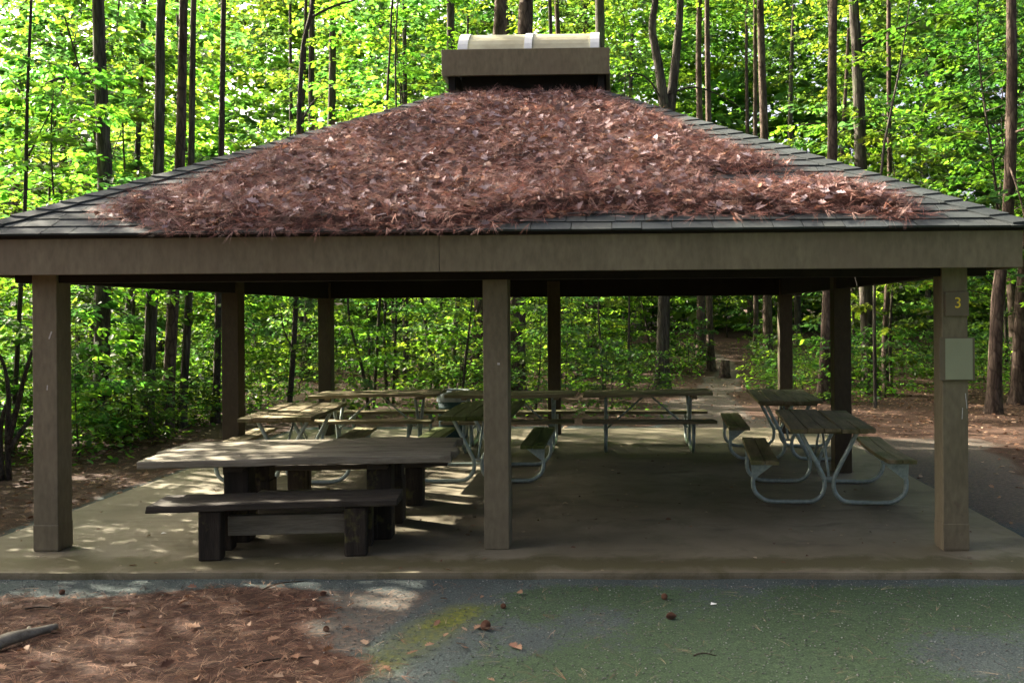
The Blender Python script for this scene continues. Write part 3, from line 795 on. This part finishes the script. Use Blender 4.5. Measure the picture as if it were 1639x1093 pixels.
tag(mobj('leaf_litter', np_mesh('leaf_litter', *join(parts), LITTER)), 'dead brown leaves scattered over the forest floor and the pad', 'fallen leaves', kind='stuff')
# loose stones on the asphalt
ST = [(1, 0, 0), (-1, .1, 0), (.1, 1, 0), (0, -1, .1), (.1, .1, .7), (0, 0, -.7)]; SF = [(0, 2, 4), (2, 1, 4), (1, 3, 4), (3, 0, 4), (2, 0, 5), (1, 2, 5), (3, 1, 5), (0, 3, 5)]
n = 9000
x, y = pick_ground(n, -5, 4, 3.8, 6.6, lambda m: np.clip(1 - m[0], .03, 1)); ang = rng.uniform(0, 6.3, n)
g = rng.choice([.09, .12, .15, .19, .26, .36], n, p=[.2, .27, .23, .16, .09, .05])[:, None]*np.array([1, 1.02, .98])
V, Fc, C = scatter(ST, SF, np.stack([x, y, gz(x, y) + .004], 1), np.stack([np.cos(ang), np.sin(ang), 0*x], 1), up + rng.normal(0, .3, (n, 3)),
                   rng.uniform(.003, .0085, n)[:, None]*np.array([1, .8, .7]), g)
tag(mobj('gravel', np_mesh('gravel', V, Fc, C, STONE)), 'fine loose stone chips on the mossy asphalt', 'gravel', kind='stuff')

# ---- pine cones, sticks, scraps
def cone_mesh():
    vs = []; fs = []
    for i in range(120):
        t = (i + .5)/120; a = i*2.39996; z = t*1.0; r_ = .38*math.sin(math.pi*min(1, t*.85 + .13))**.8
        c0 = Vector((math.cos(a)*r_*.45, math.sin(a)*r_*.45, z - .04)); tip = Vector((math.cos(a)*r_, math.sin(a)*r_, z + .03))
        tn = Vector((-math.sin(a), math.cos(a), 0))*.085
        o = len(vs); vs += [c0 - tn*.6, tip - tn, tip + Vector((math.cos(a)*.03, math.sin(a)*.03, -.03)), tip + tn, c0 + tn*.6, tip + Vector((0, 0, .035))]
        fs += [(o, o+1, o+5), (o+1, o+2, o+5), (o+2, o+3, o+5), (o+3, o+4, o+5), (o, o+5, o+4), (o, o+4, o+3, o+2, o+1)]
    mb = MB(); mb.add(vs, fs); mb.tube([(0, 0, -.02), (0, 0, .3), (0, 0, .98)], [.12, .2, .05], 8); return mb
cone_spots = [(1062, 953, .085, 'upper of the two pine cones close together on the mossy asphalt', 0.2), (1067, 986, .095, 'lower of the two pine cones close together on the mossy asphalt', 1.3),
              (774, 1006, .12, 'pine cone beside the yellow moss streak, the largest one on the asphalt', 2.9), (803, 968, .07, 'small dark pine cone just in front of the middle post', .7),
              (512, 949, .07, 'small pine cone in the needles in front of the timber bench', 2.), (525, 1007, .07, 'small pine cone at the edge of the needle bed, below the middle of the photo', 4.),
              (316, 1007, .06, 'small pine cone in the middle of the needle bed', 5.), (54, 1008, .09, 'pine cone leaning on the grey weathered log', .3),
              (380, 1062, .065, 'small dark pine cone low in the needle bed beside a twig', 1.), (96, 948, .07, 'small pine cone near the left end of the pad', 3.)]
cone0 = None
def ground_at(px, py, z=-.04):
    p1 = at(px, py, 1.); d = p1 - Vector((0, 0, CH)); t = (z - CH)/d.z
    p = Vector((0, 0, CH)) + d*t; zz = float(gz(p.x, p.y)); t = (zz - CH)/d.z; return Vector((0, 0, CH)) + d*t
for (px, py, sz, lab, az) in cone_spots:
    p = ground_at(px, py + 4)
    if cone0 is None: cone0 = o = cone_mesh().build('pine_cone', CONE)
    else: o = cone0.copy(); COL.objects.link(o)
    sz *= .62; o.location = p + Vector((0, 0, sz*.3)); o.scale = (sz, sz, sz); o.rotation_euler = (R(84), 0, az)
    tag(o, lab, 'pine cone', 'pine cones on the ground')
def stick(px0, py0, px1, py1, r_, lab, mat=BARK_S, bendy=.05, name='fallen_twig', cat='twig'):
    a, b = ground_at(px0, py0), ground_at(px1, py1); mid = (a+b)/2; n = 9; pts = []
    side = Vector((-(b-a).y, (b-a).x, 0)).normalized()
    for i in range(n):
        t = i/(n-1); pts.append(a.lerp(b, t) - mid + side*bendy*math.sin(t*5)*(b-a).length + Vector((0, 0, r_*.8 + .01*math.sin(t*4))))
    mb = MB(); mb.tube(pts, [r_*(1 - .5*i/(n-1)) for i in range(n)], 7, wob=.12)
    p = Vector(pts[5]); mb.tube([p, p + side*.06 + (b-a).normalized()*.05 + Vector((0, 0, .015))], [r_*.5, r_*.2], 5)
    tag(mb.build(name, mat, loc=mid, smooth=True), lab, cat)
stick(-30, 1052, 88, 1010, .045, 'grey weathered log lying in the lower left corner', OLDW, .02, 'fallen_log', 'log')
stick(163, 974, 194, 992, .006, 'curved pale twig on the needles left of the bench leg', OLDW, .12)
stick(392, 1068, 492, 1049, .006, 'long thin dark twig low in the needle bed', BARK_S, .03)
stick(40, 976, 100, 974, .008, 'short dark twig near the left edge of the needle bed', BARK_S, .03)
stick(420, 945, 500, 926, .006, 'crooked brown twig lying along the front edge of the pad', BARK_S, .08)
stick(1110, 1050, 1150, 1048, .005, 'dark twig on the asphalt at the bottom middle', BARK_S, .04)
for (px, py, lab) in ((262, 863, 'white paper scrap on the pad left of the timber bench'), (1142, 968, 'tiny pale scrap on the mossy asphalt')):
    p = ground_at(px, py, 0.0 if py < 900 else -.04); mb = MB(); mb.add([(-.02, -.012, .006), (.018, -.016, .012), (.022, .012, .007), (-.014, .018, .014)], [(0, 1, 2), (0, 2, 3)])
    p.z = .0 if py < 900 else p.z
    tag(mb.build('paper_scrap', PAPER, loc=p), lab, 'scrap')

# ================================================================== foliage
LT = [(0, 0, 0), (.28, -.3, .05), (.6, -.27, .04), (1, 0, -.06), (.6, .27, .04), (.28, .3, .05)]
LF = [(0, 1, 2, 3), (0, 3, 4, 5)]
GREENS = np.array([(.055, .105, .016), (.07, .125, .018), (.045, .095, .02), (.085, .135, .016), (.04, .08, .022), (.1, .14, .02), (.05, .1, .04)])*1.18
def spray(o, az, L, n, rise=0., droop=.3, spread=.5):
    d = np.array([math.cos(az), math.sin(az), 0]); pr = np.array([-d[1], d[0], 0])
    t = rng.random(n)**.75*L; sg_ = rng.choice([-1, 1], n)
    lat = sg_*rng.random(n)**.8*(spread*L*(1 - .75*t/L) + .05)
    z = rise*t - droop*(t/L)**2*L*.5 - .12*np.abs(lat) + rng.normal(0, .035, n)
    P = np.asarray(o) + d*t[:, None] + pr*lat[:, None]; P[:, 2] += z
    D = d*.6 + pr*(sg_*.75)[:, None] + rng.normal(0, .3, (n, 3)); D[:, 2] -= .25
    Nn = up + rng.normal(0, .38, (n, 3))
    return P, D, Nn
def crown_mesh(name, sprays, size, greens=GREENS, mat=None):
    P = np.concatenate([s[0] for s in sprays]); D = np.concatenate([s[1] for s in sprays]); Nn = np.concatenate([s[2] for s in sprays]); n = len(P)
    k = np.concatenate([np.full(len(s[0]), rng.integers(0, len(greens))) for s in sprays])
    k2 = np.concatenate([np.full(len(s[0]), rng.uniform(.55, 1.25)) for s in sprays])
    C = greens[k]*rng.uniform(.75, 1.25, (n, 1))*k2[:, None]
    V, Fc, C = scatter(LT, LF, P, D, Nn, rng.uniform(.6, 1.45, n)*size, C)
    return np_mesh(name, V, Fc, C, mat or LEAF)
def understory(H, Rm, z0, nb, nl, size, lean=.3, stem_r=.045):
    mb = MB(); ph = rng.uniform(0, 6, 4)
    def stem(z): t = z/H; return np.array([lean*t*t*H*.2 + .16*math.sin(ph[0] + z*.8), .16*math.sin(ph[1] + z*.7), z])
    pts = [stem(H*i/16) - stem(0) + np.array([0, 0, -.12 if i == 0 else 0]) for i in range(17)]
    mb.tube(pts, [stem_r*(1 - .85*i/16)*(1.25 if i == 0 else 1) for i in range(17)], 7, wob=.06)
    sp_ = []
    for i in range(nb):
        t = (i + rng.random())/nb; z = z0 + (H - z0)*t; az = i*2.4 + rng.uniform(-.5, .5)
        Lb = Rm*(1 - .55*t**2)*rng.uniform(.45, 1.15)*(.6 + .4*min(1, t*4))
        o = stem(z) - stem(0); d = np.array([math.cos(az), math.sin(az), 0]); rise = rng.uniform(.05, .4)
        br = [o + d*Lb*u + np.array([0, 0, rise*Lb*u - .28*rise*Lb*u*u]) + rng.normal(0, .03, 3)*(u > 0) for u in (0, .35, .7, 1)]
        mb.tube(br, [stem_r*.38*(1-t*.6), stem_r*.26*(1-t*.6), .008, .004], 4)
        for u, k in ((.4, .7), (.72, .9), (1., 1.)):
            if rng.random() < .12: continue
            b = o + d*Lb*u*.85 + np.array([0, 0, rise*Lb*u - .28*rise*Lb*u*u])
            sp_.append(spray(b, az + rng.uniform(-.8, .8), rng.uniform(.5, .95)*k*(.5 + .25*Rm), int(nl*k*rng.uniform(.6, 1.3)), rise*.3, .35))
    return mb, crown_mesh('crown', sp_, size)

UND = []       # understory kinds: height, radius, lowest branch, branches, leaves per spray, leaf size
for a in ((6.5, 2.4, .6, 44, 46, .145, .3), (8.5, 2.7, 1., 50, 40, .15, -.4), (5., 2.0, .3, 36, 44, .13, .5), (11., 3., 2.4, 62, 36, .16, .2), (7., 2.3, .35, 48, 44, .14, -.2), (13., 3.2, 3.5, 66, 36, .165, -.2)):
    mb, cm = understory(*a)
    t = empty('young_tree', (0, 0, 0), 0, '', 'tree')
    st = mb.build('trunk', BARK_S, t, smooth=True); mobj('crown', cm, t); UND.append(t)
SHR = []
for a in ((1.5, .9, .12, 18, 26, .085, .1, .018), (1.0, .8, .08, 14, 26, .075, .1, .014), (2.2, 1.1, .2, 22, 26, .09, .2, .02)):
    mb, cm = understory(*a)
    t = empty('shrub', (0, 0, 0), 0, '', 'shrub'); mb.build('stems', BARK_S, t, smooth=True); mobj('foliage', cm, t); SHR.append(t)
CROWN = []     # high crowns of the tall trees
for (nc, rad, hgt_, size) in ((70, 2.6, 6., .17), (60, 2.2, 7., .16), (80, 3.0, 5.5, .18)):
    sp_ = []
    for i in range(nc):
        t = rng.random(); az = rng.uniform(0, 6.28); r_ = rad*math.sqrt(max(.05, 1 - (2*t-1)**2))*rng.uniform(.25, 1)
        sp_.append(spray((r_*math.cos(az), r_*math.sin(az), t*hgt_), az + rng.uniform(-1, 1), rng.uniform(.8, 1.5), int(rng.uniform(14, 30)), .1, .4, .6))
    CROWN.append(crown_mesh('crown', sp_, size))

def trunk_mesh(name, paths, mat):
    mb = MB()
    for pts, r0, r1 in paths:
        sm = smooth_path(pts, 5); n = len(sm)
        if n < 4: continue
        rad = []
        for i, p in enumerate(sm):
            t = i/(n-1); r_ = r0 + (r1 - r0)*t
            if r0 > .07: r_ *= 1 + .45*math.exp(-max(0, p.z)*3.2)
            rad.append(r_)
        mb.tube(sm, rad, 12 if r0 > .08 else 7, wob=.045)
    me = bpy.data.meshes.new(name); me.from_pydata(mb.v, [], mb.f); me.materials.append(mat)
    me.polygons.foreach_set('use_smooth', [True]*len(me.polygons)); me.update(); return me
placed = []
def tall_tree(px_pts, d, wpx, mat, label, H=15., crown=True, limbs=(), name='forest_tree', base_py=None, cat='tree', extra=(), group='tall trees of the surrounding wood'):
    """trunk through image points (px, py) at distance d; the lowest point stands on the ground"""
    P = [at(px, py, d) for px, py in px_pts]
    P.sort(key=lambda p: p.z)
    dr = (P[-1] - P[0])/(P[-1].z - P[0].z)
    g = float(gz(P[0].x, P[0].y)); base = P[0] + dr*(g - P[0].z)
    P = [p for p in P if p.z > g + .3]
    pts = [base - dr*.25, base] + P
    if H > P[-1].z + .6:
        top = P[-1] + (dr*.6 + Vector((0, 0, .4)))*(H - P[-1].z)
        pts += [P[-1].lerp(top, .5) + Vector((random.uniform(-.08, .08), random.uniform(-.08, .08), 0)), top]
    t = empty(name, base, 0, label, cat, group)
    r_ = wpx*d/1500/2
    paths = [([p - base for p in pts], r_*1.08, r_*.5 if H > 9 else r_*.3)]
    for lm in limbs:
        lp = [at(a, b, d + dz) - base for a, b, dz in lm[0]]; paths.append((lp, lm[1]*d/1500/2, lm[1]*.3*d/1500/2))
    mobj('trunk', trunk_mesh('trunk', paths, mat), t)
    if crown:
        c_o = mobj('crown', CROWN[random.randrange(3)], t, pts[-1] - base - Vector((0, 0, 3.2))); c_o.rotation_euler.z = random.uniform(0, 6)
    placed.append((base.x, base.y)); return t
T = tall_tree
T([(157, 0), (163, 180), (168, 300), (163, 560), (165, 700)], 14.3, 27, BARK_O, 'stout mossy trunk just right of the left front post, leaves growing on it', limbs=[([(150, 118, 0), (90, 128, -.4), (40, 160, -.8), (0, 190, -1.), (-40, 230, -1.2)], 7), ([(168, 330, 0), (180, 250, .4), (200, 200, .8)], 3)])
T([(96, 0), (98, 150), (100, 330), (104, 600)], 23., 19, BARK_O, 'grey trunk above the left end of the roof, behind the left front post')
T([(50, 0), (44, 150), (40, 330), (30, 520), (18, 755)], 12.6, 8, BARK_S, 'thin dark leaning sapling at the far left edge', H=9, crown=False, name='sapling', limbs=[([(46, 250, 0), (75, 190, .2), (110, 120, .5)], 3)])
T([(258, 0), (256, 150), (253, 290), (243, 480), (234, 715)], 14.6, 20, BARK_O, 'leftmost of the three close trunks left of the left middle post')
T([(294, 0), (291, 150), (287, 280), (277, 480), (266, 700)], 15.2, 19, BARK_P, 'dark middle trunk of the three close trunks left of the left middle post')
T([(310, 0), (308, 130), (305, 320), (302, 480), (290, 700)], 15.8, 13, BARK_O, 'thinnest and rightmost of the three close trunks left of the left middle post')
T([(358, 0), (356, 150), (354, 260), (350, 480), (345, 690)], 16.5, 12, BARK_S, 'slim dark trunk hidden behind the left middle post below the roof')
T([(500, 0), (497, 25), (486, 70), (482, 120), (478, 215), (474, 480), (463, 650)], 17., 9, BARK_S, 'slim dark tree with a bent upper limb, left of the back left post', H=11, crown=False, limbs=[([(496, 30, 0), (530, 12, .3), (580, -4, .7), (640, -30, 1)], 5), ([(478, 205, 0), (500, 165, .2), (520, 150, .4)], 4), ([(470, 560, 0), (455, 530, -.2), (448, 490, -.4)], 3)])
T([(533, 0), (532, 120), (530, 215), (527, 480), (520, 640)], 24., 15, BARK_O, 'grey trunk hidden by the back left post, rising above the roof left of the vent')
T([(498, 300), (494, 480), (490, 560), (488, 640)], 27., 15, BARK_O, 'grey trunk just left of the back left post seen under the roof')
T([(628, 0), (624, 80), (619, 178), (612, 400), (600, 620)], 19., 6, BARK_S, 'left stem of the two thin stems left of the roof vent', H=9, crown=False, name='sapling')
T([(638, -20), (633, 80), (634, 178), (636, 400), (630, 620)], 20., 6, BARK_S, 'right stem of the two thin stems left of the roof vent', H=9, crown=False, name='sapling')
T([(843, -30), (841, 30), (834, 300), (827, 500), (825, 638)], 20.7, 32, BARK_P, 'thick pine trunk directly behind the middle front post, rising above the roof vent', H=19, name='pine_tree', cat='pine tree')
T([(801, -30), (800, 30), (782, 300), (769, 500), (762, 618)], 24.2, 26, BARK_P, 'leaning pine trunk left of the thick one behind the roof vent', H=19, name='pine_tree', cat='pine tree')
T([(1071, 175), (1066, 300), (1063, 480), (1059, 628)], 23.5, 27, BARK_O, 'forked grey tree behind the right back table, its two stems spreading above the roof', H=5, crown=False,
  limbs=[([(1071, 230, 0), (1063, 170, 0), (1054, 105, 0), (1044, 45, 0), (1050, -20, 0), (1044, -150, 0), (1030, -260, 0)], 19), ([(1068, 230, 0), (1074, 165, .1), (1083, 80, .2), (1089, -10, .3), (1080, -160, .4), (1100, -270, .4)], 19),
         ([(1061, 165, 0), (1040, 130, -.3), (1015, 118, -.6), (990, 130, -.9)], 4), ([(1072, 150, 0), (1110, 140, .2), (1150, 152, .4), (1190, 175, .5)], 4)])
T([(1136, 300), (1135, 480), (1139, 603)], 28.8, 13, BARK_P, 'right trunk of the close pair beside the path behind the shelter', name='pine_tree', cat='pine tree')
T([(1122, 300), (1122, 480), (1121, 588)], 32., 15, BARK_P, 'left thicker trunk of the close pair beside the path behind the shelter', name='pine_tree', cat='pine tree')
T([(1217, 0), (1220, 120), (1224, 240), (1228, 480), (1230, 600)], 30., 16, BARK_P, 'pale straight trunk just left of the back right post', H=17)
T([(1209, 300), (1210, 480), (1209, 590)], 33., 10, BARK_P, 'slim reddish trunk left of the pale one beside the back right post')
T([(1334, 0), (1332, 120), (1332, 250), (1325, 480), (1318, 640)], 20.2, 19, BARK_P, 'straight pine trunk between the back right and right middle posts', H=18, name='pine_tree', cat='pine tree')
T([(1366, 0), (1372, 90), (1378, 260), (1386, 480), (1393, 618)], 22., 23, BARK_O, 'sunlit grey trunk just right of the right middle post', limbs=[([(1378, 75, 0), (1410, 55, -.2), (1450, 42, -.4), (1480, 30, -.6)], 5)])
T([(1458, -10), (1448, 60), (1440, 110), (1424, 190), (1412, 260), (1400, 450), (1402, 640)], 18.5, 6, BARK_O, 'thin pale leaning stem above the right side of the roof', H=8, crown=False, name='sapling')
T([(1424, 330), (1420, 460), (1416, 560), (1420, 610)], 23.5, 11, BARK_P, 'reddish trunk lit at its foot, midway between the right middle and front right posts')
T([(1619, 0), (1620, 120), (1614, 330), (1597, 480), (1592, 610)], 17.5, 23, BARK_P, 'thick trunk at the right edge beside the front right post', H=18, name='pine_tree', cat='pine tree', limbs=[([(1614, 260, 0), (1636, 330, -.6), (1650, 420, -1.2)], 4), ([(1618, 215, 0), (1650, 205, -.4), (1690, 212, -.8)], 5)])
T([(1650, 300), (1634, 480), (1630, 610)], 19.5, 24, BARK_P, 'dark trunk half cut by the right edge of the photo', H=18, name='pine_tree', cat='pine tree')
T([(650, 300), (649, 480), (650, 560), (651, 625)], 25., 11, BARK_O, 'upright brown trunk midway between the back left post and the middle post')
T([(664, 400), (676, 485), (686, 550), (697, 620)], 21.5, 8, BARK_S, 'dark trunk leaning left, behind the middle of the back left table', H=7, crown=False)
T([(736, 420), (732, 490), (728, 560), (724, 622)], 22.5, 11, BARK_S, 'dark upright trunk behind the bin', H=9, crown=False)
T([(785, 420), (768, 485), (750, 550), (734, 622)], 20.5, 7, BARK_S, 'dark trunk leaning right, just left of the middle front post', H=6, crown=False)
T([(556, 430), (558, 500), (568, 550), (580, 590), (588, 640)], 18.5, 6, BARK_S, 'crooked thin dark sapling just right of the back left post', H=5, crown=False, name='sapling')
T([(960, 430), (958, 500), (962, 560), (965, 620)], 21., 4, BARK_S, 'thin crooked sapling right of the back middle post', H=5, crown=False, name='sapling')
T([(1006, 430), (1007, 500), (1006, 560), (1006, 622)], 22., 5, BARK_S, 'thin straight sapling left of the forked tree', H=6, crown=False, name='sapling')
T([(165, 400), (148, 520), (138, 620), (132, 690)], 17.5, 9, BARK_S, 'thin dark tree just right of the left front post, behind the stout mossy trunk', H=8, crown=False)
T([(212, 420), (205, 500), (196, 600), (192, 680)], 20., 14, BARK_O, 'dim grey trunk between the stout mossy trunk and the three close trunks', H=14)
T([(890, 480), (893, 560), (896, 622)], 24., 10, BARK_O, 'brown trunk hidden behind the back middle post')
# stump beside the path
sp0 = ground_at(1160, 602); mb = MB(); mb.tube([(0, 0, -.1), (0, 0, .1), (.01, 0, .3), (.02, 0, .46)], [.2, .16, .14, .14], 12, wob=.08)
tag(mb.build('tree_stump', BARK_P, loc=sp0, smooth=True), 'low broken tree stump beside the path far behind the shelter', 'stump')
# dark many stemmed shrub at the left edge
b0 = ground_at(12, 765); mb = MB()
for pts in ([(14, 770, 0), (12, 700, 0), (14, 640, 0), (8, 590, 0), (-6, 560, 0)], [(12, 710, 0), (28, 650, 0), (40, 600, -.1), (52, 560, -.1)], [(14, 720, 0), (34, 690, .1), (52, 665, .2)], [(4, 770, 0), (0, 700, .1), (6, 660, .1), (18, 630, .2)]):
    d_ = b0.y; q_ = [at(a, b, d_ + c) - b0 for a, b, c in pts]; sm = smooth_path(q_, 4); mb.tube(sm, [.035*(1 - .6*i/len(sm)) for i in range(len(sm))], 6, wob=.06)
t = empty('bare_shrub', b0, 0, 'dark many stemmed leafless shrub at the far left edge', 'shrub'); mb.build('stems', BARK_S, t, smooth=True)

# ---- more trees of the wood, too alike to tell apart
FILL = []
for k in range(4):
    Hh = (14, 16, 13, 17)[k]; ph = rng.uniform(0, 6)
    pts = [Vector((.16*math.sin(ph + z*.3) - .16*math.sin(ph), .14*math.sin(ph*2 + z*.25) - .14*math.sin(ph*2), z)) for z in np.linspace(-.3, Hh, 9)]
    r_ = (.13, .19, .1, .16)[k]
    t = empty('forest_tree', (0, 0, 0), 0, '', 'tree')
    mobj('trunk', trunk_mesh('trunk', [(pts, r_, r_*.45)], (BARK_P, BARK_O, BARK_S, BARK_P)[k]), t)
    mobj('crown', CROWN[k % 3], t, (pts[-1].x, pts[-1].y, Hh - 3.5)); FILL.append(t)
def free(x, y, dmin):
    if abs(x - CX) < PADH + 1.4 and abs(y - CYY) < PADH + 1.4: return False
    return all((x-a)**2 + (y-b)**2 > dmin*dmin for a, b in placed)
def pathx(y): return 2.1 + (y-15)*.075 + .5*math.sin(y*.25)
def put(proto, x, y, sc_, label, group, cat, first):
    o = proto if first else copy_tree(proto)
    o.location = (x, y, float(gz(x, y)) - .03); o.rotation_euler = (0, 0, random.uniform(0, 6.28)); o.scale = (sc_, sc_, sc_*random.uniform(.9, 1.1))
    tag(o, label, cat, group); placed.append((x, y))
usedp = set()
def putk(kinds, *a):
    k = random.randrange(len(kinds)); first = id(kinds[k]) not in usedp; usedp.add(id(kinds[k])); put(kinds[k], *a, first)
cnt = 0; tries = 0
while cnt < 38 and tries < 6000:
    tries += 1; y = random.uniform(27, 62); x = random.uniform(-.70, .62)*y + random.uniform(-2, 2)
    if abs(x - pathx(y)) < 1.8 or not free(x, y, 2.6): continue
    putk(FILL, x, y, random.uniform(.8, 1.2), 'tall straight trunk standing deep in the wood behind the shelter', 'distant trees of the wood', 'tree'); cnt += 1
placed_t = list(placed)
cnt = 0; tries = 0
while cnt < 105 and tries < 12000:
    tries += 1
    u = random.random()
    y = 14.5 + 43*u**1.1; x = random.uniform(-.68, .64)*y + random.uniform(-1.5, 2)
    if y < 17.8 and abs(x - CX) < 7.2: continue
    if x > 2.5 and x < 9.5 and y < 23.5: continue
    if abs(x - pathx(y)) < 2.3 and y < 46: continue
    if any((x-a)**2 + (y-b)**2 < (1.9 + y*.012)**2 for a, b in placed[len(placed_t):]): continue
    if x < -2.5 and 10.1 < .5*x + .866*y < 11.7 and y < 24: continue
    if x < 2.5 and 15.2 < .5*x + .866*y < 17. and y < 27: continue
    pxx = X0 + 1500*(x + YAW*y)/y
    clear = any(y < d + 1 and abs(pxx - p) < w_ for p, d, w_ in ((822, 25, 110), (1066, 24, 95), (1332, 20.5, 100), (1376, 22, 100), (1616, 17.5, 90)))
    if clear and random.random() < .35: continue
    if clear: putk([UND[2]], x, y, random.uniform(.6, .75), 'slender young tree with layered bright green leaves in the wood, some at left unseen and added for shade', 'young trees under the tall trees', 'tree'); cnt += 1; continue
    low_ = x < -4 and 6.5 < .5*x + .866*y < 9.2
    putk([UND[0], UND[2], UND[4]] if low_ else UND[:3] + UND[4:5] if y < 20 else UND, x, y, random.uniform(.7, .85) if low_ else random.uniform(.75, 1.15), 'slender young tree with layered bright green leaves in the wood, some at left unseen and added for shade', 'young trees under the tall trees', 'tree'); cnt += 1
for (x, y, k, s_) in ((-7.9, 12.9, 4, .72), (-9.2, 10.2, 2, .85), (-8.7, 9.3, 2, .8), (-9., 11.1, 2, .75), (-9.7, 12., 2, .6), (-8.3, 10.0, 2, .7), (-10.3, 8.8, 2, .95), (-11.4, 9.3, 1, 1.05), (-13.9, 10.2, 3, .9), (-12.2, 7.6, 0, 1.05), (-8.7, 16.3, 4, .9), (-12.5, 14.5, 0, 1.), (-10.8, 18.2, 1, 1.), (9.3, 16.5, 4, 1.), (11.5, 19., 1, 1.), (8.2, 20.5, 3, 1.), (12.4, 14.5, 0, 1.), (6.6, 22.5, 4, .95)):  # out-of-frame ones at left are added to shade pad, needle bed and roof
    first = id(UND[k]) not in usedp; usedp.add(id(UND[k]))
    put(UND[k], x, y, s_, 'slender young tree with layered bright green leaves in the wood, some at left unseen and added for shade', 'young trees under the tall trees', 'tree', first)
for (x, y, s_) in ((-9.5, 11.6, .6), (-10.3, 12.7, .62), (-11.2, 10.9, .6), (-8.9, 13.0, .56), (-11.6, 13.9, .64)):  # small high crowns added out of frame to shade the left of the roof
    putk([FILL[0], FILL[2]], x, y, s_, 'slender tree with a small high crown added beyond the left frame edge to shade the roof', 'roof shading trees left of the clearing', 'tree')
for i in range(26):
    y = random.uniform(11.8, 17.5); x = -6.9 - (y-11)*.08 - random.random()**1.5*4.5
    putk(SHR[:2], x, y, random.uniform(.6, .95), 'low leafy green shrub at the left edge of the clearing', 'shrubs left of the shelter', 'shrub')
cnt = 0; tries = 0; pl0 = len(placed)
while cnt < 105 and tries < 12000:
    tries += 1; y = random.uniform(12.5, 34); x = random.uniform(-.8, .64)*y + random.uniform(-2, 2)
    if not (x < -7.0 or y > 16.6): continue
    if x > 2.6 and y < 19.5: continue
    if abs(x - pathx(y)) < 1.15: continue
    if any((x-a)**2 + (y-b)**2 < .9 for a, b in placed[pl0:]): continue
    putk(SHR, x, y, random.uniform(.7, 1.2), 'low leafy green shrub among the trees of the wood', 'shrubs of the wood', 'shrub'); cnt += 1
for pr in UND + SHR + FILL:
    if id(pr) not in usedp:
        for ch in list(pr.children): bpy.data.objects.remove(ch)
        bpy.data.objects.remove(pr)

# ---- undergrowth: a mass of small leaves close to the ground
n = 52000
x = rng.uniform(-26, 22, n*2); y = rng.uniform(11.5, 38, n*2)
dens = fbm(x*.45, y*.45, 44, 4); pcx = 2.1 + (y-15)*.075 + .5*np.sin(y*.25)
dens = dens + .22*((x < -6) & (y < 19))
ok = ((x < -6.5 - .3*np.sin(y)) | (y > 16.4)) & (np.abs(x - pcx) > .75) & ~((x > 2.4) & (y < 21 + 2*np.sin(x))) & (dens > .4 + .2*rng.random(n*2)) & (np.abs(x) < .8*y + 3)
x, y, dens = x[ok][:n], y[ok][:n], dens[ok][:n]; n = len(x)
z = gz(x, y) + rng.random(n)**1.4*np.clip((dens - .38)*2.6, .05, .75)
ang = rng.uniform(0, 6.3, n)
V, Fc, C = scatter(LT, LF, np.stack([x, y, z], 1), np.stack([np.cos(ang), np.sin(ang), rng.normal(-.1, .3, n)], 1), up + rng.normal(0, .4, (n, 3)), rng.uniform(.06, .13, n), GREENS[rng.integers(0, 7, n)]*rng.uniform(.7, 1.2, (n, 1)))
tag(mobj('undergrowth', np_mesh('undergrowth', V, Fc, C, LEAF)), 'low green undergrowth covering the forest floor', 'undergrowth', kind='stuff')
# ---- the far wood
sprs = []
for i in range(8600):
    th = random.uniform(-.70, .62); r_ = random.uniform(50, 84); z = random.random()*(27 if th > -.5 else 15)
    xx, yy = r_*math.sin(th), r_*math.cos(th)
    sprs.append(spray((xx, yy, float(gz(xx, yy)) + z), random.uniform(0, 6.28), random.uniform(1.6, 3.2), 36, .1, .4, .7))
tag(mobj('far_woodland', crown_mesh('far_woodland', sprs, .46)), 'far green woodland filling the gaps between the nearer trees', 'woodland', kind='stuff')
# ---- unseen trunkless foliage added behind the viewer to cut low sky light
sprs = []
for i in range(1300):
    th = math.pi + random.uniform(-1.95, 1.3); r_ = random.uniform(12.5, 22); z = random.random()**.85*24
    xx, yy = r_*math.sin(th), r_*math.cos(th)
    sprs.append(spray((xx, yy, float(gz(xx, yy)) + z), random.uniform(0, 6.28), random.uniform(1.6, 3.2), 36, .1, .4, .7))
tag(mobj('sky_screen_foliage', crown_mesh('sky_screen_foliage', sprs, .46, np.array([(.07, .072, .04), (.085, .08, .045), (.06, .066, .035)]), LITTER)), 'unseen dull leaf sprays added behind the viewer to cut low sky light', 'woodland', kind='stuff')
